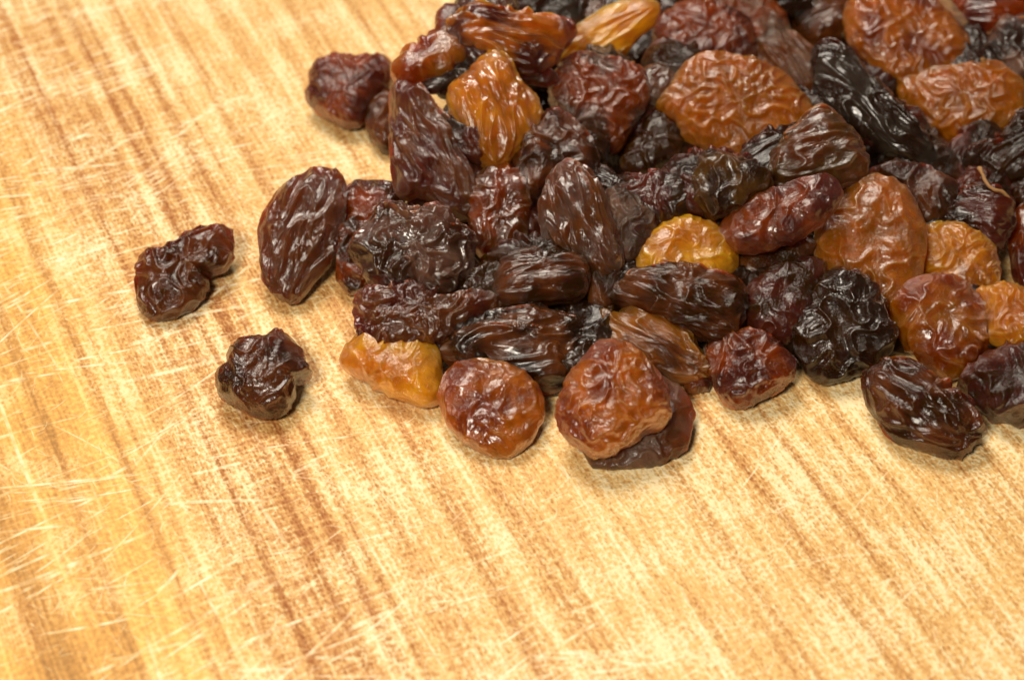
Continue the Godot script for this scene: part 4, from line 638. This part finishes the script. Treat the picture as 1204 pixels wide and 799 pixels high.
	o = raisin("small folded dark raisin squeezed between the barrel-shaped and the long dark level ones", Vector3(12.85, 7.09, -3.04), Vector3(-0.424, -0.342, 0.838), Vector3(-0.022, 0.929, 0.368), 1.96, [3.7, 3.7, 3.6, 2.8, 2.5, 2.4, 2.3, 2.3, 2.5, 2.9, 3.2, 3.9, 3.6, 3.1, 2.9, 2.9, 2.8, 2.6, 2.7, 2.7, 2.6, 2.6, 2.9, 3.5], ["dark", "brown", 0.28, 0.1], "fold", 1.10, 51)
	o = raisin("brown barrel-shaped raisin lying level at the foot of the tall oblong one", Vector3(3.94, 8.65, -3.12), Vector3(-0.994, -0.043, 0.105), Vector3(-0.006, 0.945, 0.328), 3.45, [6.6, 7.1, 6.9, 5.4, 4.8, 4.2, 4.0, 4.2, 4.6, 5.8, 6.6, 6.8, 6.9, 6.8, 6.4, 4.2, 4.5, 4.0, 4.1, 4.5, 5.2, 5.7, 6.2, 6.4], ["brown", "dark", 0.20, 0.2], "long", 0.70, 68)
	o = raisin("brown oblong raisin standing tall in the heap's centre, mauve sheen on its left", Vector3(9.56, 11.67, -11.85), Vector3(0.366, -0.389, 0.845), Vector3(-0.018, 0.905, 0.424), 3.98, [9.5, 9.5, 7.3, 5.9, 5.0, 4.5, 4.4, 4.8, 5.5, 6.5, 7.9, 9.1, 9.1, 7.8, 6.8, 6.4, 5.8, 5.6, 5.7, 5.9, 6.5, 5.8, 6.2, 7.4], ["brown", "mauve", 0.16, 0.3], "long", 1.30, 136)
	o = raisin("long dark brown raisin lying level right in front of the amber dome", Vector3(23.70, 7.04, -0.66), Vector3(-0.966, 0.051, -0.253), Vector3(-0.035, 0.945, 0.324), 3.74, [9.9, 10.6, 6.0, 5.3, 4.3, 4.3, 4.3, 4.8, 5.8, 7.9, 8.8, 8.7, 8.7, 8.7, 8.4, 7.1, 5.0, 5.2, 4.7, 5.0, 5.1, 6.1, 6.6, 8.8], ["dark", "brown", 0.22, 0.1], "long", 1.20, 153)
	o = raisin("light amber crinkled disc leaning against the big plump amber one", Vector3(62.94, 5.37, -10.69), Vector3(-0.801, 0.177, -0.571), Vector3(-0.124, 0.885, 0.449), 2.80, [6.5, 6.2, 6.2, 5.8, 5.7, 5.3, 5.3, 5.3, 5.4, 5.8, 6.4, 6.7, 6.8, 6.5, 6.0, 5.7, 5.3, 5.1, 5.2, 5.3, 5.6, 5.9, 6.4, 7.0], ["amber", "caramel", 0.18, 0.2], "net", 0.90, 199)
	o = raisin("big plump amber raisin, clear below with a pinched pale crest", Vector3(50.87, 8.06, -10.97), Vector3(0.039, -0.494, 0.869), Vector3(-0.111, 0.862, 0.495), 4.20, [10.4, 10.9, 9.4, 8.4, 7.7, 7.6, 7.4, 7.6, 8.2, 8.9, 9.9, 10.6, 10.4, 9.5, 8.8, 8.3, 8.3, 8.3, 8.6, 8.6, 8.5, 8.4, 8.5, 9.3], ["caramel", "orange", 0.28, 0.3], "fold", 0.70, 209)
	o = raisin("orange crinkled raisin at the right edge beside the red-amber glossy one", Vector3(68.20, 7.14, 3.02), Vector3(0.518, -0.250, 0.818), Vector3(-0.113, 0.928, 0.355), 3.13, [5.1, 5.0, 5.1, 4.7, 4.8, 4.5, 4.3, 4.5, 4.5, 4.5, 5.0, 5.3, 5.4, 6.1, 4.6, 4.1, 3.9, 3.9, 4.3, 5.1, 5.2, 5.4, 5.3, 5.4], ["orange", "amber", 0.20, 0.2], "net", 1.10, 8)
	o = raisin("glossy red-amber raisin with a long central hollow near the right edge", Vector3(59.22, 5.04, 2.28), Vector3(-0.672, 0.329, -0.664), Vector3(0.055, 0.916, 0.397), 4.20, [7.7, 7.7, 7.6, 7.0, 6.8, 6.5, 6.6, 6.9, 7.4, 8.2, 7.9, 7.2, 7.0, 7.3, 7.3, 7.1, 7.2, 6.8, 6.8, 7.0, 6.9, 7.2, 7.3, 7.6], ["redbrown", "caramel", 0.16, 0.4], "fold", 0.80, 18)
	o = raisin("black square-faced raisin with leathery folds resting on bare wood", Vector3(45.42, 4.58, 2.73), Vector3(-0.347, -0.440, 0.828), Vector3(-0.093, 0.895, 0.437), 4.03, [8.6, 7.9, 7.0, 6.8, 7.1, 7.1, 7.4, 7.2, 6.9, 6.9, 7.2, 7.8, 8.2, 8.1, 8.5, 8.2, 6.8, 6.3, 6.3, 6.4, 7.0, 7.3, 7.9, 8.6], ["black", "dark", 0.22, 0.5], "fold", 1.30, 28)
	o = raisin("dark glossy raisin with a reddish wrinkled lower end, frontmost at right", Vector3(54.29, 3.08, 16.52), Vector3(-0.752, 0.103, -0.651), Vector3(-0.061, 0.973, 0.224), 4.04, [9.0, 8.0, 7.1, 6.6, 6.1, 6.1, 5.8, 5.9, 6.2, 6.7, 7.5, 8.6, 8.6, 8.9, 7.0, 6.7, 4.1, 5.2, 4.0, 4.8, 5.3, 7.0, 8.2, 8.8], ["dark", "brown", 0.18, 0.2], "long", 1.20, 38)
	o = raisin("dark maroon raisin cut by the right edge beside the frontmost glossy one", Vector3(66.66, 3.21, 11.97), Vector3(-0.953, -0.157, 0.258), Vector3(-0.086, 0.961, 0.265), 4.09, [6.0, 5.8, 5.7, 5.9, 6.0, 6.4, 6.2, 6.2, 5.6, 5.4, 5.5, 5.6, 5.9, 6.4, 6.5, 6.5, 6.0, 5.6, 5.2, 5.1, 5.1, 5.6, 6.1, 6.8], ["maroon", "dark", 0.34, 0.1], "fold", 1.00, 48)
	o = raisin("golden translucent raisin at the front left, under the rumpled brown one", Vector3(-15.78, 2.98, 8.19), Vector3(-0.887, 0.101, -0.451), Vector3(0.015, 0.981, 0.192), 3.70, [7.4, 7.7, 7.2, 5.8, 4.6, 4.7, 4.5, 4.8, 5.2, 6.1, 7.9, 8.3, 7.1, 6.5, 6.2, 6.2, 5.7, 5.6, 4.1, 5.0, 5.1, 5.6, 6.4, 7.4], ["golden", "amber", 0.20, 0.2], "fold", 0.50, 5)
	o = raisin("rumpled brown raisin lying across the golden front-left one, its right end by the blackish one", Vector3(-12.61, 6.33, 1.97), Vector3(-0.992, -0.021, 0.121), Vector3(0.019, 0.947, 0.322), 3.40, [8.9, 8.8, 8.4, 7.5, 6.5, 5.6, 5.2, 4.9, 5.0, 5.5, 6.3, 8.4, 11.9, 9.6, 4.5, 4.8, 3.1, 3.8, 4.4, 5.0, 5.7, 7.0, 9.2, 9.3], ["brown", "maroon", 0.16, 0.3], "net", 1.20, 183)
	o = raisin("tiny dark red scrap of raisin at the caramel raisin's right tip", Vector3(25.26, 0.90, 10.07), Vector3(-0.972, -0.080, 0.223), Vector3(-0.028, 0.973, 0.229), 1.40, [1.8, 1.7, 1.7, 1.4, 1.1, 1.1, 0.9, 1.2, 1.1, 1.5, 1.6, 1.6, 2.0, 1.1, 1.0, 1.3, 1.0, 1.2, 1.1, 1.0, 1.1, 0.8, 0.8, 1.9], ["maroon", "redbrown", 0.28, 0.1], "fold", 0.70, 193)
	o = raisin("maroon crinkled raisin at the front between caramel and square black ones", Vector3(31.99, 3.06, 8.84), Vector3(-0.998, -0.028, -0.054), Vector3(-0.042, 0.962, 0.271), 3.82, [5.5, 5.3, 5.4, 5.8, 6.4, 6.3, 5.9, 5.4, 5.1, 5.1, 5.4, 6.0, 6.4, 6.3, 5.8, 5.4, 5.2, 5.1, 5.2, 5.1, 5.7, 5.7, 6.4, 6.1], ["maroon", "redbrown", 0.24, 0.2], "net", 1.10, 203)
	o = raisin("caramel-brown raisin with long parallel folds behind the round orange-red one", Vector3(18.77, 3.79, 4.34), Vector3(-0.871, 0.132, -0.473), Vector3(-0.028, 0.948, 0.317), 2.98, [10.2, 8.6, 6.4, 5.1, 4.4, 3.9, 3.7, 3.8, 4.2, 4.9, 7.6, 8.9, 9.5, 7.1, 6.5, 5.4, 5.1, 4.5, 4.6, 4.6, 4.8, 5.2, 6.2, 6.4], ["caramel", "brown", 0.28, 0.1], "long", 1.40, 2)
	o = raisin("long blackish raisin with lengthwise wet folds above the red-brown front disc", Vector3(0.98, 4.16, 5.93), Vector3(-1.000, -0.006, 0.015), Vector3(-0.001, 0.961, 0.276), 4.14, [11.1, 9.8, 7.2, 6.3, 5.7, 5.6, 5.9, 6.7, 7.8, 8.4, 7.9, 8.5, 9.7, 10.0, 8.5, 7.2, 6.5, 5.8, 5.8, 5.7, 6.2, 6.5, 7.6, 9.0], ["black", "brown", 0.20, 0.4], "long", 1.40, 12)
	o = raisin("tiny black knob of raisin between the long blackish and orange-red ones", Vector3(8.75, 4.32, 8.65), Vector3(-0.738, -0.221, 0.637), Vector3(-0.013, 0.949, 0.314), 1.71, [2.7, 3.0, 3.0, 2.4, 2.2, 2.1, 2.2, 2.2, 2.2, 2.5, 2.9, 2.5, 2.7, 2.9, 2.5, 2.4, 2.3, 2.6, 2.3, 2.1, 2.2, 2.2, 2.7, 2.7], ["black", "dark", 0.16, 0.3], "fold", 1.00, 22)
	o = raisin("dull grey-brown flat raisin lying under the round orange-red one in front", Vector3(16.85, 1.98, 18.79), Vector3(-0.873, -0.104, 0.476), Vector3(-0.016, 0.982, 0.186), 2.23, [8.6, 8.9, 7.8, 7.1, 6.6, 6.4, 6.5, 6.6, 7.2, 7.0, 7.1, 7.8, 8.1, 8.5, 8.4, 8.2, 7.3, 6.7, 6.1, 5.9, 6.3, 6.6, 7.2, 8.2], ["greybrown", "brown", 0.40, 0.1], "net", 0.70, 32)
	o = raisin("red-brown flat round raisin with glossy dimpled face, frontmost in the middle", Vector3(-2.82, 3.37, 16.52), Vector3(-0.781, 0.244, -0.574), Vector3(0.005, 0.923, 0.384), 2.69, [8.0, 7.6, 7.1, 6.7, 6.3, 6.2, 6.3, 6.6, 7.0, 7.6, 7.7, 7.5, 7.2, 7.1, 7.1, 7.0, 6.9, 6.8, 6.7, 6.6, 6.6, 6.8, 7.3, 7.9], ["redbrown", "orange", 0.18, 0.4], "fold", 0.60, 135)
	o = raisin("round orange-red raisin with swirling folds lying on a dull grey-brown one", Vector3(13.15, 6.39, 18.29), Vector3(-0.555, -0.334, 0.762), Vector3(-0.026, 0.922, 0.386), 4.20, [7.9, 8.2, 8.0, 7.2, 6.7, 6.4, 7.4, 8.0, 7.5, 7.2, 7.0, 7.1, 7.6, 8.1, 8.4, 8.1, 7.2, 6.8, 6.6, 6.7, 7.0, 7.6, 7.9, 7.9], ["redbrown", "orange", 0.28, 0.2], "net", 1.00, 152)
	o = raisin("flat brown wrinkled raisin leaning beside the heap's left edge on bare wood", Vector3(-30.10, 5.37, -16.88), Vector3(-0.261, -0.333, 0.906), Vector3(0.130, 0.918, 0.375), 3.26, [11.0, 10.8, 8.5, 7.2, 6.1, 5.6, 5.6, 6.0, 6.5, 7.4, 8.7, 10.6, 10.9, 9.8, 8.6, 7.7, 6.8, 6.3, 6.0, 6.2, 6.3, 6.8, 7.9, 9.7], ["brown", "mauve", 0.20, 0.2], "long", 1.30, 169)
	o = raisin("shrivelled blackish raisin with a bent lobe, lying alone farthest to the left", Vector3(-46.93, 2.99, -11.11), Vector3(-0.668, -0.174, 0.724), Vector3(0.059, 0.957, 0.284), 2.95, [8.2, 8.8, 8.4, 7.3, 6.3, 5.6, 5.0, 4.1, 2.2, 5.8, 7.5, 8.5, 9.7, 8.6, 7.0, 5.6, 4.7, 4.5, 4.5, 6.5, 6.7, 6.8, 6.9, 7.2], ["dark", "brown", 0.16, 0.3], "net", 1.10, 186)
	o = raisin("small shrivelled brown raisin lying alone on the bare wood, second from left", Vector3(-33.56, 3.32, 10.56), Vector3(-0.865, -0.098, 0.491), Vector3(0.044, 0.962, 0.270), 4.20, [6.4, 6.0, 5.8, 6.0, 6.3, 6.5, 6.7, 6.0, 5.4, 4.4, 6.4, 5.8, 6.2, 6.3, 6.6, 6.7, 5.0, 5.4, 5.5, 5.9, 5.7, 5.3, 6.3, 6.4], ["brown", "dark", 0.22, 0.3], "net", 0.85, 203)
